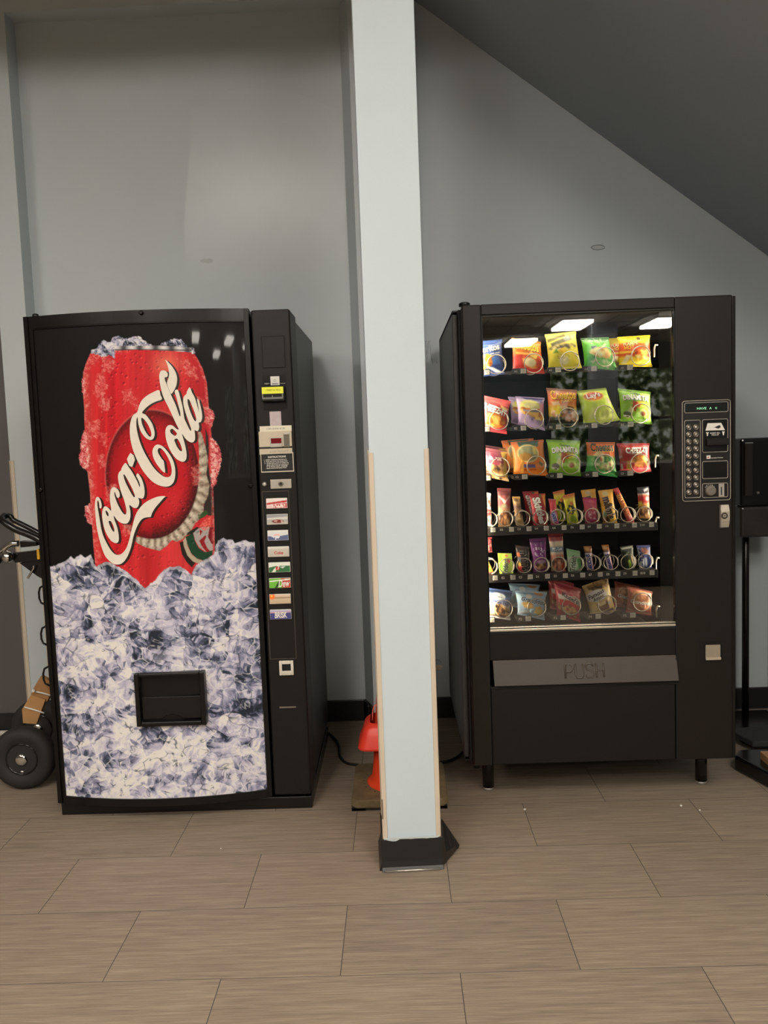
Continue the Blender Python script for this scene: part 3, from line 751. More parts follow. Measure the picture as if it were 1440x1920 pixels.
# ---------------- script lettering on the can, traced stroke outlines, with its dark drop shade
ZA = lambda pts: zc(smooth_poly(pts, 3), 170, 870, 9.0)
ZBm = lambda pts: zc(smooth_poly(pts, 3), 235, 670, 7.68)
C1 = ZA([(120, 550), (92, 585), (80, 650), (78, 720), (85, 830), (100, 1000), (120, 1130), (150, 1260), (190, 1400), (240, 1530), (300, 1610), (370, 1670), (440, 1693), (510, 1685), (570, 1640), (620, 1570), (660, 1480), (690, 1390), (710, 1300), (730, 1210), (760, 1120), (800, 1030), (850, 950), (900, 912), (960, 897), (1018, 890), (1030, 860), (1050, 810), (1100, 730), (1170, 650), (1235, 575), (1268, 545), (1200, 540), (1120, 555), (1030, 590), (940, 640), (860, 710), (800, 790), (760, 870), (735, 950), (715, 1030), (695, 1110), (675, 1200), (650, 1300), (620, 1390), (580, 1460), (530, 1510), (470, 1530), (420, 1520), (370, 1480), (320, 1410), (270, 1320), (220, 1210), (185, 1090), (165, 970), (145, 850), (130, 760), (120, 690), (118, 635), (130, 612), (145, 650), (152, 700), (158, 742), (182, 742), (194, 700), (182, 640), (158, 580)])
OCA = ZA([(250, 712), (300, 735), (345, 785), (352, 760), (338, 650), (330, 550), (340, 460), (365, 405), (400, 388), (440, 405), (480, 450), (497, 510), (490, 555), (468, 570), (447, 555), (432, 520), (412, 470), (405, 500), (425, 580), (455, 660), (490, 730), (530, 800), (570, 845), (597, 848), (610, 815), (605, 750), (590, 680), (565, 590), (530, 500), (500, 400), (475, 290), (468, 200), (485, 140), (520, 105), (528, 70), (590, -20), (640, 40), (700, 125), (760, 230), (800, 310), (832, 388), (838, 350), (815, 280), (790, 230), (775, 195), (798, 155), (840, 205), (875, 270), (905, 370), (917, 470), (905, 550), (880, 580), (840, 578), (808, 570), (825, 620), (820, 680), (795, 730), (760, 742), (720, 732), (660, 692), (675, 790), (677, 880), (658, 955), (620, 1000), (565, 1003), (505, 985), (445, 935), (398, 872), (405, 930), (435, 1010), (460, 1090), (478, 1190), (482, 1270), (465, 1320), (420, 1332), (360, 1300), (310, 1240), (260, 1150), (225, 1040), (205, 930), (200, 830), (215, 750)])
OCAH = [ZA(h) for h in ([(560, 180), (576, 178), (610, 230), (660, 320), (710, 420), (745, 510), (752, 550), (735, 558), (700, 510), (650, 420), (600, 320), (570, 240)], [(256, 795), (270, 785), (300, 820), (310, 865), (297, 880), (272, 850)], [(310, 965), (345, 962), (375, 1010), (400, 1080), (405, 1138), (380, 1130), (345, 1070), (320, 1010)])]
CC = ZBm([(488, 472), (510, 540), (530, 605), (450, 635), (370, 675), (300, 730), (245, 798), (295, 825), (345, 885), (390, 955), (418, 1035), (427, 1110), (408, 1170), (370, 1190), (320, 1175), (270, 1130), (225, 1060), (195, 970), (185, 890), (177, 862), (165, 905), (165, 1000), (185, 1110), (220, 1230), (270, 1350), (330, 1460), (400, 1570), (470, 1650), (540, 1705), (600, 1725), (650, 1710), (672, 1650), (665, 1570), (640, 1490), (600, 1410), (555, 1345), (510, 1308), (480, 1315), (470, 1350), (490, 1400), (530, 1462), (556, 1490), (568, 1560), (577, 1655), (540, 1640), (490, 1580), (440, 1510), (405, 1430), (395, 1350), (420, 1285), (470, 1255), (540, 1280), (600, 1340), (655, 1415), (697, 1500), (721, 1600), (723, 1700), (702, 1790), (652, 1845), (580, 1862), (490, 1842), (400, 1792), (320, 1712), (250, 1620), (190, 1510), (140, 1400), (100, 1280), (75, 1150), (70, 1020), (85, 910), (120, 830), (175, 790), (205, 690), (250, 610), (320, 550), (400, 505)])
CCH = [ZBm([(238, 872), (270, 888), (320, 950), (360, 1030), (380, 1100), (370, 1142), (340, 1130), (290, 1060), (250, 970), (236, 915)])]
OLA = ZBm([(640, 975), (690, 985), (740, 1030), (775, 1037), (742, 970), (700, 880), (655, 780), (610, 690), (565, 600), (535, 520), (515, 440), (498, 340), (493, 260), (510, 205), (545, 188), (590, 202), (616, 240), (605, 285), (572, 290), (576, 330), (600, 390), (640, 490), (680, 580), (730, 690), (788, 850), (796, 800), (765, 680), (738, 570), (715, 500), (730, 470), (765, 478), (800, 600), (830, 720), (852, 870), (880, 940), (938, 1055), (952, 1035), (935, 980), (900, 880), (860, 760), (838, 650), (845, 570), (885, 525), (890, 495), (930, 432), (965, 510), (1005, 585), (1048, 730), (1062, 788), (1052, 690), (1038, 615), (1052, 597), (1080, 680), (1105, 790), (1110, 870), (1090, 930), (1060, 944), (1068, 1000), (1055, 1052), (1030, 1062), (1002, 1050), (1008, 1120), (1005, 1190), (970, 1226), (920, 1212), (870, 1170), (820, 1102), (845, 1190), (872, 1300), (887, 1400), (877, 1470), (842, 1502), (790, 1492), (730, 1452), (670, 1372), (620, 1272), (590, 1172), (580, 1070), (600, 1000)])
OLAH = [ZBm(h) for h in ([(648, 1050), (680, 1030), (720, 1060), (748, 1100), (722, 1130), (690, 1115), (660, 1090)], [(710, 1188), (750, 1170), (790, 1230), (815, 1300), (820, 1348), (790, 1343), (750, 1290), (725, 1235)], [(904, 600), (930, 622), (960, 690), (1000, 790), (1025, 880), (1018, 920), (990, 898), (950, 810), (915, 710), (900, 640)])]
FLAME = ZBm([(578, 35), (640, 90), (690, 150), (732, 225), (750, 305), (742, 390), (715, 460), (668, 527), (640, 480), (612, 405), (604, 360), (622, 310), (635, 250), (625, 165), (605, 95)])
DASH = zc([(28, 1465), (50, 1420), (78, 1375), (125, 1412), (143, 1475), (105, 1580), (62, 1562), (45, 1520)], 235, 670, 7.68)
def decal(name, shapes, off, shift, m, parent):
    mb = MB()
    for outer, holes in shapes:
        loops = [[Vector((x + shift[0], y + shift[1], 0)) for x, y in L_] for L_ in [outer] + holes]
        pts = [p for L_ in loops for p in L_]
        vs = []
        for p in pts:
            q = door_at(p.x, p.y); vs.append((q.x, q.y - off, q.z))
        mb.add(vs, [tuple(t) for t in tessellate_polygon(loops)])
    return mb.build(name, m, parent)
SH = [(C1, []), (OCA, OCAH), (DASH, []), (CC, CCH), (OLA, OLAH), (FLAME, [])]
decal('script_shade', SH, 0.0026, (4.6, 1.6), mat('script_shade', (48, 32, 28), rough=0.3, var=0.05), soda_graphic)
decal('script_lettering', SH, 0.0040, (0, 0), mat('script_white', (232, 224, 210), rough=0.3, var=0.03, scale=60), soda_graphic)

# ---------------- delivery port
port = MB()
oa, ob = door_at(253, 1261), door_at(391, 1354)
yf = dy((oa.x + ob.x) / 2) - 0.020
ia, ib = pa, pb
def ring(mb, a, b, c, d, y0, y1):
    mb.box(a.x, c.x, y0, y1, b.z, a.z); mb.box(d.x, b.x, y0, y1, b.z, a.z)
    mb.box(c.x, d.x, y0, y1, c.z, a.z); mb.box(c.x, d.x, y0, y1, b.z, d.z)
ring(port, oa, ob, ia, ib, yf, yf + 0.05)
pt = port.build('delivery_port', m_blk, soda, bevel=0.004)
dw = MB()
dw.box(ia.x, ib.x, yf + 0.13, yf + 0.135, ib.z, ia.z).box(ia.x, ia.x + .003, yf + .04, yf + 0.13, ib.z, ia.z).box(ib.x - .003, ib.x, yf + .04, yf + 0.13, ib.z, ia.z).box(ia.x, ib.x, yf + .04, yf + 0.13, ia.z - .003, ia.z).box(ia.x, ib.x, yf + .03, yf + 0.13, ib.z, ib.z + .003)
dw.build('port_well', m_void, pt)
fz = at(320, 1309, yf).z
mbf = MB(); w2 = (ia.x + ib.x) / 2
arc = [(w2 + 0.035 * math.cos(PI * k / 8), ib.z + 0.004 + 0.016 * math.sin(PI * k / 8)) for k in range(9)]
mbf.prism([(ia.x + 0.002, ib.z + 0.004), (ia.x + 0.002, fz), (ib.x - 0.002, fz), (ib.x - 0.002, ib.z + 0.004)] + arc, yf + 0.018, yf + 0.026, 'y')
mbf.build('port_flap', m_blk2, pt, bevel=0.002)

# ---------------- coin and selection column
KY = 2.946
kx0, kx1 = -0.4925, -0.355
kiosk = MB().box(kx0, kx1, KY, 3.12, 0.062, 1.826).build('control_column', m_blk2, soda, bevel=0.008, seg=3)
MB().box(-0.362, -0.357, 2.99, 3.13, 0.06, 1.815).box(-0.372, -0.3565, 2.965, 2.975, 0.062, 1.815).build('door_edge_trim', m_edge, kiosk)
def P_(name, m, x0, y0, x1, y1, th=0.003, Y=KY, parent=None, bevel=0.0):
    return plate(MB(), x0, y0, x1, y1, Y, th).build(name, m, parent or kiosk, bevel)
# blank square panel
q = P_('blank_panel', m_void, 488, 630, 537, 690.5, 0.0008)
plate(MB(), 490.5, 632, 535, 688.5, KY, 0.003).build('panel_face', m_blk2, q, 0.0015)
# bill validator
q = P_('bill_acceptor', m_blk, 492, 704, 539, 768, 0.0015)
plate(MB(), 507, 706, 524.5, 722, KY, 0.003).build('sticker', m_white, q)
mb = MB(); c_ = at(515.5, 713.5, KY)
mb.tube([(c_.x + 0.004 * math.cos(a * .63), KY - 0.0034, c_.z + 0.004 * math.sin(a * .63)) for a in range(10)], 0.0006, 4, True)
plate(mb, 510, 719, 522, 720.5, KY, 0.0034); mb.build('sticker_print', mat('grey_print', (130, 128, 126), rough=0.6), q)
flat_text(MB(), 'INSERT', (496, 719.5), (505, 719.3), KY - 0.002).build('mouth_print', m_wtxt, q); flat_text(MB(), 'FACE UP', (526, 719), (535, 718.8), KY - 0.002).build('mouth_print', m_wtxt, q)
plate(MB(), 491.5, 726.5, 535.5, 752, KY, 0.022).build('bill_mouth', m_void, q, 0.003)
plate(MB(), 492.5, 727, 533, 738, KY, 0.0235).build('bill_label', mat('yellow_label', (214, 214, 58), rough=0.4, emit=(214, 214, 60), estr=0.25), q)
mb = MB(); flat_text(mb, 'INSERT $1 BILLS', (500, 731.6), (526, 731), KY - 0.0245, 0); mb.build('label_print', mat('olive_print', (92, 92, 30)), q)
mb = MB(); plate(mb, 493, 739.5, 495.5, 748, KY, 0.0225); plate(mb, 530, 739, 532.5, 747, KY, 0.0225); plate(mb, 511.5, 742, 513.5, 747, KY, 0.0226); plate(mb, 494, 746, 532, 748, KY, 0.0222); mb.build('bill_guides', mat('grey_guide', (120, 118, 112), rough=0.4), q)
P_('blank_sticker', mat('pinkish_sticker', (190, 176, 178), rough=0.5, var=0.06, scale=90), 505.5, 772, 528, 798)
q = P_('price_strip', mat('ivory_strip', (226, 220, 200), rough=0.5), 487, 799.5, 547, 808)
mb = MB(); flat_text(mb, 'CAN SODA $1.00', (500, 804.4), (534, 803.2), KY - 0.0036, 0); mb.build('price_print', mat('grey_print2', (96, 92, 88)), q)
q = P_('coin_panel', m_cream, 485, 809.5, 548.5, 851, 0.005, bevel=0.001)
Yq = KY - 0.005
plate(MB(), 505.5, 820, 530, 834, Yq, 0.003).build('display_bezel', m_silv, q, 0.001)
plate(MB(), 508, 822, 528, 831, Yq, 0.0034).build('display', mat('red_display', (92, 20, 24), rough=0.2, emit=(120, 16, 20), estr=0.3), q)
plate(MB(), 507, 834, 529, 838, Yq, 0.006).build('return_lever', m_silv, q, 0.001)
plate(MB(), 531.5, 812, 543.5, 838, Yq, 0.001).build('coin_slot_recess', mat('slot_grey', (104, 96, 84), rough=0.5), q)
plate(MB(), 532, 811.5, 543, 815, Yq, 0.004).build('coin_slot_lip', m_silv, q, 0.001)
plate(MB(), 485.5, 838.5, 549, 839.6, Yq, 0.0008).build('seam', m_btxt, q)
mb = MB(); flat_text(mb, 'coin return', (506, 846.5), (540, 845), Yq - 0.0006, 0); mb.build('plate_print', mat('tan_print', (150, 138, 116)), q)
q = P_('instruction_plate', mat('ivory_border', (208, 198, 178), rough=0.5), 488.5, 850, 551.5, 884, 0.0045)
plate(MB(), 490, 852, 550, 882, KY, 0.005).build('plate_face', m_btxt, q)
mb = MB()
flat_text(mb, 'INSTRUCTIONS', (502.5, 857.3), (536, 855.6), KY - 0.0056, 0, bold=0.02)
for i, (s, x0, x1) in enumerate((('1.  INSERT COINS IN ABOVE SLOT', 495, 538), ('2.  PUSH BUTTON FOR SELECTION', 495.5, 539), ('3.  WHEN RED LIGHT IS VISIBLE IN', 496, 541), ('SELECT BUTTON OF A PRODUCT', 500, 541.5), ('IT IS SOLD OUT, PLEASE', 500, 539), ('MAKE ANOTHER SELECTION', 500, 537))):
    y = 862.6 + i * 3.15
    flat_text(mb, s, (x0, y), (x1, y - 1.6), KY - 0.0056, 0, bold=0.012)
mb.build('instruction_print', m_wtxt, q)
p = at(496, 908, KY); MB().lathe([(0.0085, 0), (0.0085, 0.004), (0.006, 0.008), (0.002, 0.009)], (p.x, KY, p.z), 16, 'y').build('indicator_knob', m_silv, kiosk)
q = P_('lock_plate', m_silv, 507, 899.5, 547, 915, 0.004, bevel=0.0008)
p = at(526.5, 907, KY - 0.004)
MB().lathe([(0.0095, 0), (0.0095, 0.002), (0.0075, 0.002)], (p.x, KY - 0.004, p.z), 18, 'y').build('lock_ring', mat('lock_metal', (150, 142, 128), rough=0.3, metal=0.8), q)
MB().lathe([(0.005, 0), (0.005, 0.003)], (p.x, KY - 0.004, p.z), 14, 'y').build('lock_core', m_btxt, q)
# selection field
a_, b_ = at(491, 921.5, KY), at(556, 1234.5, KY)
mb = MB().box(a_.x, b_.x, KY - 0.001, KY, b_.z, a_.z); fldp = mb.build('selection_panel', m_blk2, kiosk)
MB().box(a_.x, b_.x, KY - 0.0025, KY, a_.z - 0.002, a_.z).box(a_.x, a_.x + .0015, KY - 0.0018, KY, b_.z, a_.z).box(b_.x - .0015, b_.x, KY - 0.0018, KY, b_.z, a_.z).box(a_.x, b_.x, KY - 0.0018, KY, b_.z, b_.z + .0015).build('panel_bead', mat('highlight_bead', (92, 86, 78), rough=0.3), fldp)  # lighter bead: the highlight along the recess outline put into its colour
m_btn = print_mat('button_print', rough=0.25, coat=0.4, emit=0.12)
def ink_plate(name, x0, y0, x1, y1, Y, th, ops, parent, nu=44, nv=20, m=None):
    "small printed plate: box body plus a printed face"
    a, b = at(x0, y0, Y), at(x1, y1, Y)
    body = MB().box(a.x, b.x, Y - th, Y, b.z, a.z).build(name, m_white, parent, 0.0015)
    U, W = np.meshgrid(np.linspace(0, 1, nu), np.linspace(0, 1, nv))
    Cq = paint(U, W, ops)
    gx, gz = a.x + 0.001 + (b.x - a.x - 0.002) * U, a.z - 0.001 - (a.z - b.z - 0.002) * W
    V = np.stack([gx.ravel(), np.full(gx.size, Y - th - 0.0004), gz.ravel()], 1)
    ink_mesh('print', V, grid_faces(nu, nv), Cq.reshape(-1, 3), m or m_btn, body)
    return body, a, b
def paint(U, W, ops):
    C = np.zeros(U.shape + (3,)); C[:] = (128, 128, 128)
    px = 1.0 / U.shape[1]
    for o in ops:
        k = o[0]
        if k == 'g': C = ramp(W, [(0, o[1]), (1, o[2])])
        elif k == 'r': C = ramp(W, o[1])
        elif k == 'e':
            _, cx, cy, rx, ry, col = o[:6]; d = (1 - np.hypot((U - cx) / rx, (W - cy) / ry)) * min(rx, ry)
            C = mixc(C, col, soft(d, max(px * 1.6, o[6] if len(o) > 6 else 0)))
        elif k == 'p': C = mixc(C, o[2], soft(inside(U, W, o[1]), max(px * 1.6, o[3] if len(o) > 3 else 0)))
        elif k == 'n':
            _, cx, cy, rx, ry, stops, sc, sd = o; d = 1 - np.hypot((U - cx) / rx, (W - cy) / ry)
            t = fbm(U * sc, W * sc * 1.2, sd, 3)
            f1, f2, cid, *_q = voro(U * sc * 0.6, W * sc * 0.75, sd)
            t = np.clip(0.5 * t + 0.5 * cid + (0.25 - f1) * 0.35, 0, 1)
            k_ = soft(d * min(rx, ry) + (fbm(U * 9, W * 9, sd + 3, 2) - .5) * 0.12, 0.06); cc = ramp(t, stops)
            C = C * (1 - k_[..., None]) + cc * k_[..., None]
        elif k == 's':                    # scattered specks / fake fine print
            _, x0, y0, x1, y1, col, sx, sy, dens, sd = o
            t = vnoise(U * sx, W * sy, sd)
            C = mixc(C, col, ((U > x0) & (U < x1) & (W > y0) & (W < y1) & (t > 1 - dens)).astype(float))
    return C
W_ = (232, 228, 218)
BT = [((499, 934.5, 539.5, 952.5), [('g', (236, 226, 220), (226, 190, 182)), ('p', [(0, .45), (1, .2), (1, .4), (0, .62)], (190, 60, 58)), ('p', [(.3, .6), (1, .5), (1, .95), (.3, .95)], (196, 96, 92)), ('s', .3, .58, .95, .92, (240, 220, 212), 26, 6, .5, 3)]),
      ((500, 964.5, 540.5, 982.5), [('g', (150, 152, 156), (196, 186, 176)), ('p', [(0, .35), (1, .25), (1, .5), (0, .5)], (214, 208, 200)), ('e', .52, .70, .28, .18, (128, 62, 52)), ('s', .3, .6, .75, .82, (210, 170, 160), 22, 8, .4, 4)]),
      ((501.5, 994.5, 541.5, 1012.5), [('g', (226, 224, 220), (214, 210, 208)), ('p', [(0, .55), (.3, .62), (.6, .95), (0, 1)], (88, 98, 134)), ('p', [(.45, .62), (1, .45), (1, 1), (.5, 1)], (96, 106, 140)), ('e', .45, .5, .16, .16, (232, 190, 176)), ('s', .2, .55, .6, .9, (226, 226, 232), 18, 7, .45, 5)]),
      ((502, 1025, 543, 1043), [('g', (196, 190, 178), (190, 180, 166)), ('p', [(0, 0), (1, 0), (1, .18), (0, .2)], (216, 210, 200))]),
      ((503.5, 1054.5, 545, 1072), [('g', (226, 226, 214), (228, 228, 216)), ('p', [(0, .5), (.3, .36), (1, .34), (1, 1), (0, 1)], (52, 110, 66)), ('p', [(.12, 1), (.3, .5), (.42, .42), (.3, 1)], (226, 226, 210)), ('e', .42, .6, .1, .2, (196, 62, 52)), ('p', [(.5, .45), (.8, .38), (.66, .62)], (214, 216, 204))]),
      ((504.5, 1084, 546, 1101.5), [('g', (120, 186, 66), (100, 176, 56)), ('p', [(.55, 0), (1, 0), (1, 1), (.6, 1)], (186, 58, 48)), ('p', [(.0, .24), (1, .05), (1, .2), (0, .36)], (226, 232, 214)), ('p', [(.25, 1), (.45, .3), (.52, .3), (.36, 1)], (30, 50, 30))]),
      ((505, 1114, 546, 1131), [('g', (214, 190, 164), (190, 168, 138)), ('p', [(0, .3), (1, .3), (1, .42), (0, .45)], (160, 136, 108)), ('e', .12, .22, .14, .3, (246, 120, 52), .12)]),
      ((506, 1143, 547, 1160), [('g', (196, 190, 206), (62, 64, 124)), ('p', [(0, .32), (1, .32), (1, 1), (0, 1)], (64, 66, 126)), ('p', [(0, .22), (1, .18), (1, .3), (0, .34)], (188, 150, 160))])]
for i, (r_, ops) in enumerate(BT):
    bd, a, b = ink_plate('selection_button', *r_, KY, 0.006, ops, kiosk)
    Yt = KY - 0.007; x0, y0, x1, y1 = r_
    mb = MB(); mm = m_wtxt
    if i == 3: flat_text(mb, 'Coke', (x0 + 12, y0 + 11.6), (x0 + 29, y0 + 11), Yt, 0, bold=0.02); mm = mat('red_print', (192, 44, 40))
    if i == 4: flat_text(mb, '7', (x0 + 16, y0 + 10), (x0 + 21, y0 + 9.8), Yt, 0, bold=0.02)
    if i == 5: flat_text(mb, 'Dew', (x0 + 17, y0 + 10.5), (x0 + 39, y0 + 8.8), Yt, 0, hr=0.62, bold=0.02, shear=0.35)
    if i == 7: flat_text(mb, 'BRISK', (x0 + 9, y0 + 10.8), (x0 + 32, y0 + 9.6), Yt, 0, hr=0.5, bold=0.03, shear=0.1)
    if mb.v: mb.build('button_print', mm, bd)
    if i == 6: p = at(x0 + 5, y0 + 3.5, KY); MB().lathe([(0.0035, 0), (0.0035, 0.008), (0.001, 0.009)], (p.x, KY, p.z), 12, 'y').build('sold_out_light', mat('orange_light', (255, 120, 40), emit=(255, 96, 24), estr=3.5), bd)
# coin return
a_, b_, c_, d_ = at(523.5, 1238.5, KY), at(551.5, 1264.5, KY), at(529, 1244.5, KY), at(546, 1257.5, KY)
mb = MB(); ring(mb, a_, b_, c_, d_, KY - 0.010, KY)
q = mb.build('coin_return', mat('light_return_bezel', (218, 210, 196), rough=0.35), kiosk, 0.002)
MB().box(c_.x, d_.x, KY - 0.002, KY + 0.001, d_.z, c_.z).build('return_well', m_void, q)
plate(MB(), 526, 1258, 549, 1262.5, KY - 0.010, 0.003).build('return_lip', MATS['light_return_bezel'], q, 0.001)
P_('embossed_line', mat('worn_line', (120, 112, 100), rough=0.4), 524, 1325.2, 555, 1326.8, 0.001)
# ================================================================== snack machine
SY = 2.93
m_sn = mat('snack_door_brown_black', (29, 24, 20), rough=0.42, spec=0.3, var=0.06, scale=18, bump=0.05, bscale=400)
m_sn2 = mat('snack_panel_black', (24, 20, 17), rough=0.45, spec=0.3, var=0.08, scale=18, bump=0.06, bscale=400)
m_flap = mat('push_flap_grey', (64, 56, 49), rough=0.45, var=0.05, scale=25, bump=0.08, bscale=500)
m_in = mat('interior_black', (11, 10, 10), rough=0.55, var=0.15, scale=9)
m_wire = mat('coil_wire', (176, 168, 154), rough=0.3, metal=0.85, var=0.05, scale=40)
m_lineS = mat('silver_outline', (186, 178, 164), rough=0.35, metal=0.3)
snk = thing('vending_machine', (0.71, 3.35, 0), 'black glass-front snack vending machine filled with chips and candy', 'vending machine')
X0, X1 = 0.247, 1.196
GX0, GX1, GZ0, GZ1 = 0.3165, 0.980, 0.660, 1.762
# cabinet shell with an open front
mb = MB()
mb.box(0.216, 0.236, 2.985, 3.83, 0.16, 1.80); mb.box(1.165, 1.185, 2.985, 3.83, 0.16, 1.80)
mb.box(0.216, 1.185, 2.985, 3.83, 1.785, 1.803); mb.box(0.216, 1.185, 3.81, 3.83, 0.16, 1.80); mb.box(0.216, 1.185, 2.985, 3.83, 0.158, 0.176)
mb.build('cabinet', mat('dull_black_steel', (56, 56, 54), rough=0.5, var=0.22, scale=5, stretch=(3, 3, 0.5)), snk, 0.003)
MB().box(0.236, 0.243, 2.955, 3.0, 0.16, 1.80).build('door_gasket', m_void, snk)
mb = MB(); mb.box(0.30, 0.312, 3.02, 3.62, 0.60, 1.79).box(0.30, 0.965, 3.6, 3.62, 0.60, 1.79).box(0.30, 0.965, 3.0, 3.62, 0.60, 0.612).box(0.30, 0.965, 3.0, 3.62, 1.775, 1.785)
mb.build('interior_liner', m_in, snk)
MB().box(0.955, 0.957, 3.02, 3.60, 0.60, 1.79).build('mirror_liner', mat('dark_mirror', (96, 90, 84), rough=0.1, metal=1.0, var=0.1), snk)
# door
dr = MB().box(X0, GX0 - 0.004, SY, 2.985, 0.158, 1.812).box(GX0 - 0.004, 0.985, SY, 2.985, GZ1 + 0.012, 1.812).box(0.985, X1 - 0.013, SY, 2.985, 0.158, 1.812).build('door', m_sn, snk, 0.004)
MB().box(X1 - 0.012, X1, SY + 0.004, 3.0, 0.158, 1.808).build('door_edge_trim', m_edge, dr, 0.002)
MB().box(X0 - 0.004, X0 + 0.012, SY + 0.010, 2.99, 0.158, 1.80).build('door_edge_trim', m_edge, dr, 0.002)
MB().box(GX0 - 0.0075, GX0 - 0.0045, SY - 0.001, SY + 0.02, 0.16, 1.81).box(0.981, 0.985, SY - 0.001, SY + 0.02, 0.16, GZ1).build('door_seam', m_void, dr)
p = at(872, 569, SY)
MB().lathe([(0.020, 0), (0.020, 0.010), (0.012, 0.014)], (p.x, SY + 0.03, 1.812), 18).box(p.x - 0.006, p.x + 0.034, SY + 0.012, SY + 0.05, 1.806, 1.813).build('hinge_cap', m_edge, dr, 0.001)
mb = MB().box(GX0 - 0.004, GX0 + 0.001, SY - 0.002, SY + 0.022, GZ0, GZ1 + 0.012).box(0.979, 0.983, SY - 0.002, SY + 0.022, GZ0, GZ1 + 0.012).box(GX0, GX1, SY - 0.002, SY + 0.022, GZ1 + 0.006, GZ1 + 0.012)
mb.build('glass_frame', m_edge, dr, 0.001)
MB().box(GX0, GX1, SY - 0.003, SY + 0.006, GZ0 - 0.006, GZ0 + 0.002).box(GX0, GX1, SY - 0.002, SY + 0.01, GZ0 + 0.006, GZ0 + 0.009).build('glass_sill', mat('polished_sill', (216, 206, 188), rough=0.25, metal=0.7), dr, 0.001)
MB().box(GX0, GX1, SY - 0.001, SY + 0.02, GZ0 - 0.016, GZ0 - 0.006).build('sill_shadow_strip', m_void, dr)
def glass_mat():
    m = bpy.data.materials.new('clear_glass'); m.use_nodes = True
    N = m.node_tree.nodes; L = m.node_tree.links; N.remove(N['Principled BSDF'])
    fr = N.new('ShaderNodeFresnel'); fr.inputs['IOR'].default_value = 2.0
    tr = N.new('ShaderNodeBsdfTransparent'); tr.inputs['Color'].default_value = (0.96, 0.97, 0.96, 1)
    gl = N.new('ShaderNodeBsdfGlossy'); gl.inputs['Roughness'].default_value = 0.012
    no = N.new('ShaderNodeTexNoise'); no.inputs['Scale'].default_value = 3
    mul = N.new('ShaderNodeMath'); mul.operation = 'MULTIPLY_ADD'; mul.inputs[1].default_value = 0.1; mul.inputs[2].default_value = 1.95
    L.new(no.outputs['Fac'], mul.inputs[0]); L.new(mul.outputs[0], fr.inputs['IOR'])
    mx = N.new('ShaderNodeMixShader'); L.new(fr.outputs[0], mx.inputs[0]); L.new(tr.outputs[0], mx.inputs[1]); L.new(gl.outputs[0], mx.inputs[2])
    L.new(mx.outputs[0], N['Material Output'].inputs['Surface'])
    return m
mb = MB(); mb.add([(GX0 - .002, SY + 0.008, GZ0), (GX1 + .002, SY + 0.008, GZ0), (GX1 + .002, SY + 0.008, GZ1 + .008), (GX0 - .002, SY + 0.008, GZ1 + .008)], [(0, 1, 2, 3)])
mb.build('glass_pane', glass_mat(), dr)
# lamps inside, above and beside the shelves, behind the door frame
m_tube = mat('lamp_tube', (255, 244, 220), rough=0.5, emit=(255, 240, 212), estr=TUBE)
MB().tube([(0.33, 2.996, 1.783), (0.95, 2.996, 1.783)], 0.006, 8).build('lamp_tube', m_tube, snk)
MB().tube([(1.005, 2.998, 0.68), (1.005, 2.998, 1.74)], 0.006, 8).build('lamp_tube', m_tube, snk)
MB().tube([(0.3075, 2.985, 0.68), (0.3075, 2.985, 1.74)], 0.006, 8).build('lamp_tube', m_tube, snk)
# lower front: blank panel, push flap, lower door
MB().box(GX0 - 0.003, 0.981, SY + 0.002, 2.985, 0.548, GZ0 - 0.016).build('blank_front_panel', m_sn2, dr, 0.002)
MB().box(GX0 - 0.003, 0.983, SY + 0.06, 2.99, 0.44, 0.55).build('delivery_void', m_void, dr)
a_, b_ = at(924, 1241, SY), at(1269, 1283, SY)
mb = MB(); xx0, xx1, zt, zb = a_.x, b_.x, 0.547, 0.458
mb.add([(xx0, SY + 0.004, zt), (xx1, SY + 0.004, zt), (xx1 + .002, SY - 0.020, zb), (xx0 + .002, SY - 0.020, zb), (xx0, SY + 0.014, zt), (xx1, SY + 0.014, zt), (xx1 + .002, SY - 0.008, zb), (xx0 + .002, SY - 0.008, zb)], [(0, 1, 2, 3), (7, 6, 5, 4), (0, 4, 5, 1), (3, 2, 6, 7), (0, 3, 7, 4), (1, 5, 6, 2)])
flap = mb.build('push_flap', m_flap, dr, 0.0015)
# raised letters: outlined stencil strokes
def stroke_letter(paths, ox, w, h):
    mb = MB()
    for p in paths:
        P_pts = []
        for u, v in p:
            z = 0.503 + (v - 0.5) * h; x = ox + u * w
            t = (zt - z) / (zt - zb); P_pts.append((x, SY + 0.004 - 0.024 * t - 0.001, z))
        mb.tube(P_pts, 0.0034, 6)
    return mb
la, lb = at(1060, 1261, SY - .01), at(1134, 1259, SY - .01)
lw = (lb.x - la.x); unit = lw / 4.45
LET = {'P': [[(0, 0), (0, 1), (.75, 1), (1, .85), (1, .6), (.75, .45), (0, .45)]], 'U': [[(0, 1), (0, .18), (.2, 0), (.8, 0), (1, .18), (1, 1)]],
       'S': [[(1, .8), (.8, 1), (.2, 1), (0, .8), (.05, .62), (.95, .38), (1, .2), (.8, 0), (.2, 0), (0, .2)]], 'H': [[(0, 0), (0, 1)], [(1, 0), (1, 1)], [(0, .5), (1, .5)]]}
for i, ch in enumerate('PUSH'):
    m3 = stroke_letter(LET[ch], la.x + i * unit * 1.17, unit * 0.82, 0.048)
    m3.build('raised_letter', mat('flap_letter', (84, 75, 66), rough=0.4), flap)
MB().box(GX0 - 0.003, 0.985, SY - 0.004, SY + 0.02, 0.440, 0.452).build('flap_ledge', m_sn2, dr, 0.002)
MB().box(GX0 - 0.002, 0.978, SY + 0.001, 2.985, 0.160, 0.440).build('lower_panel', m_sn2, dr, 0.003)
MB().box(0.978, 0.985, SY + 0.012, 2.985, 0.160, 0.64).build('panel_gap', m_void, dr)
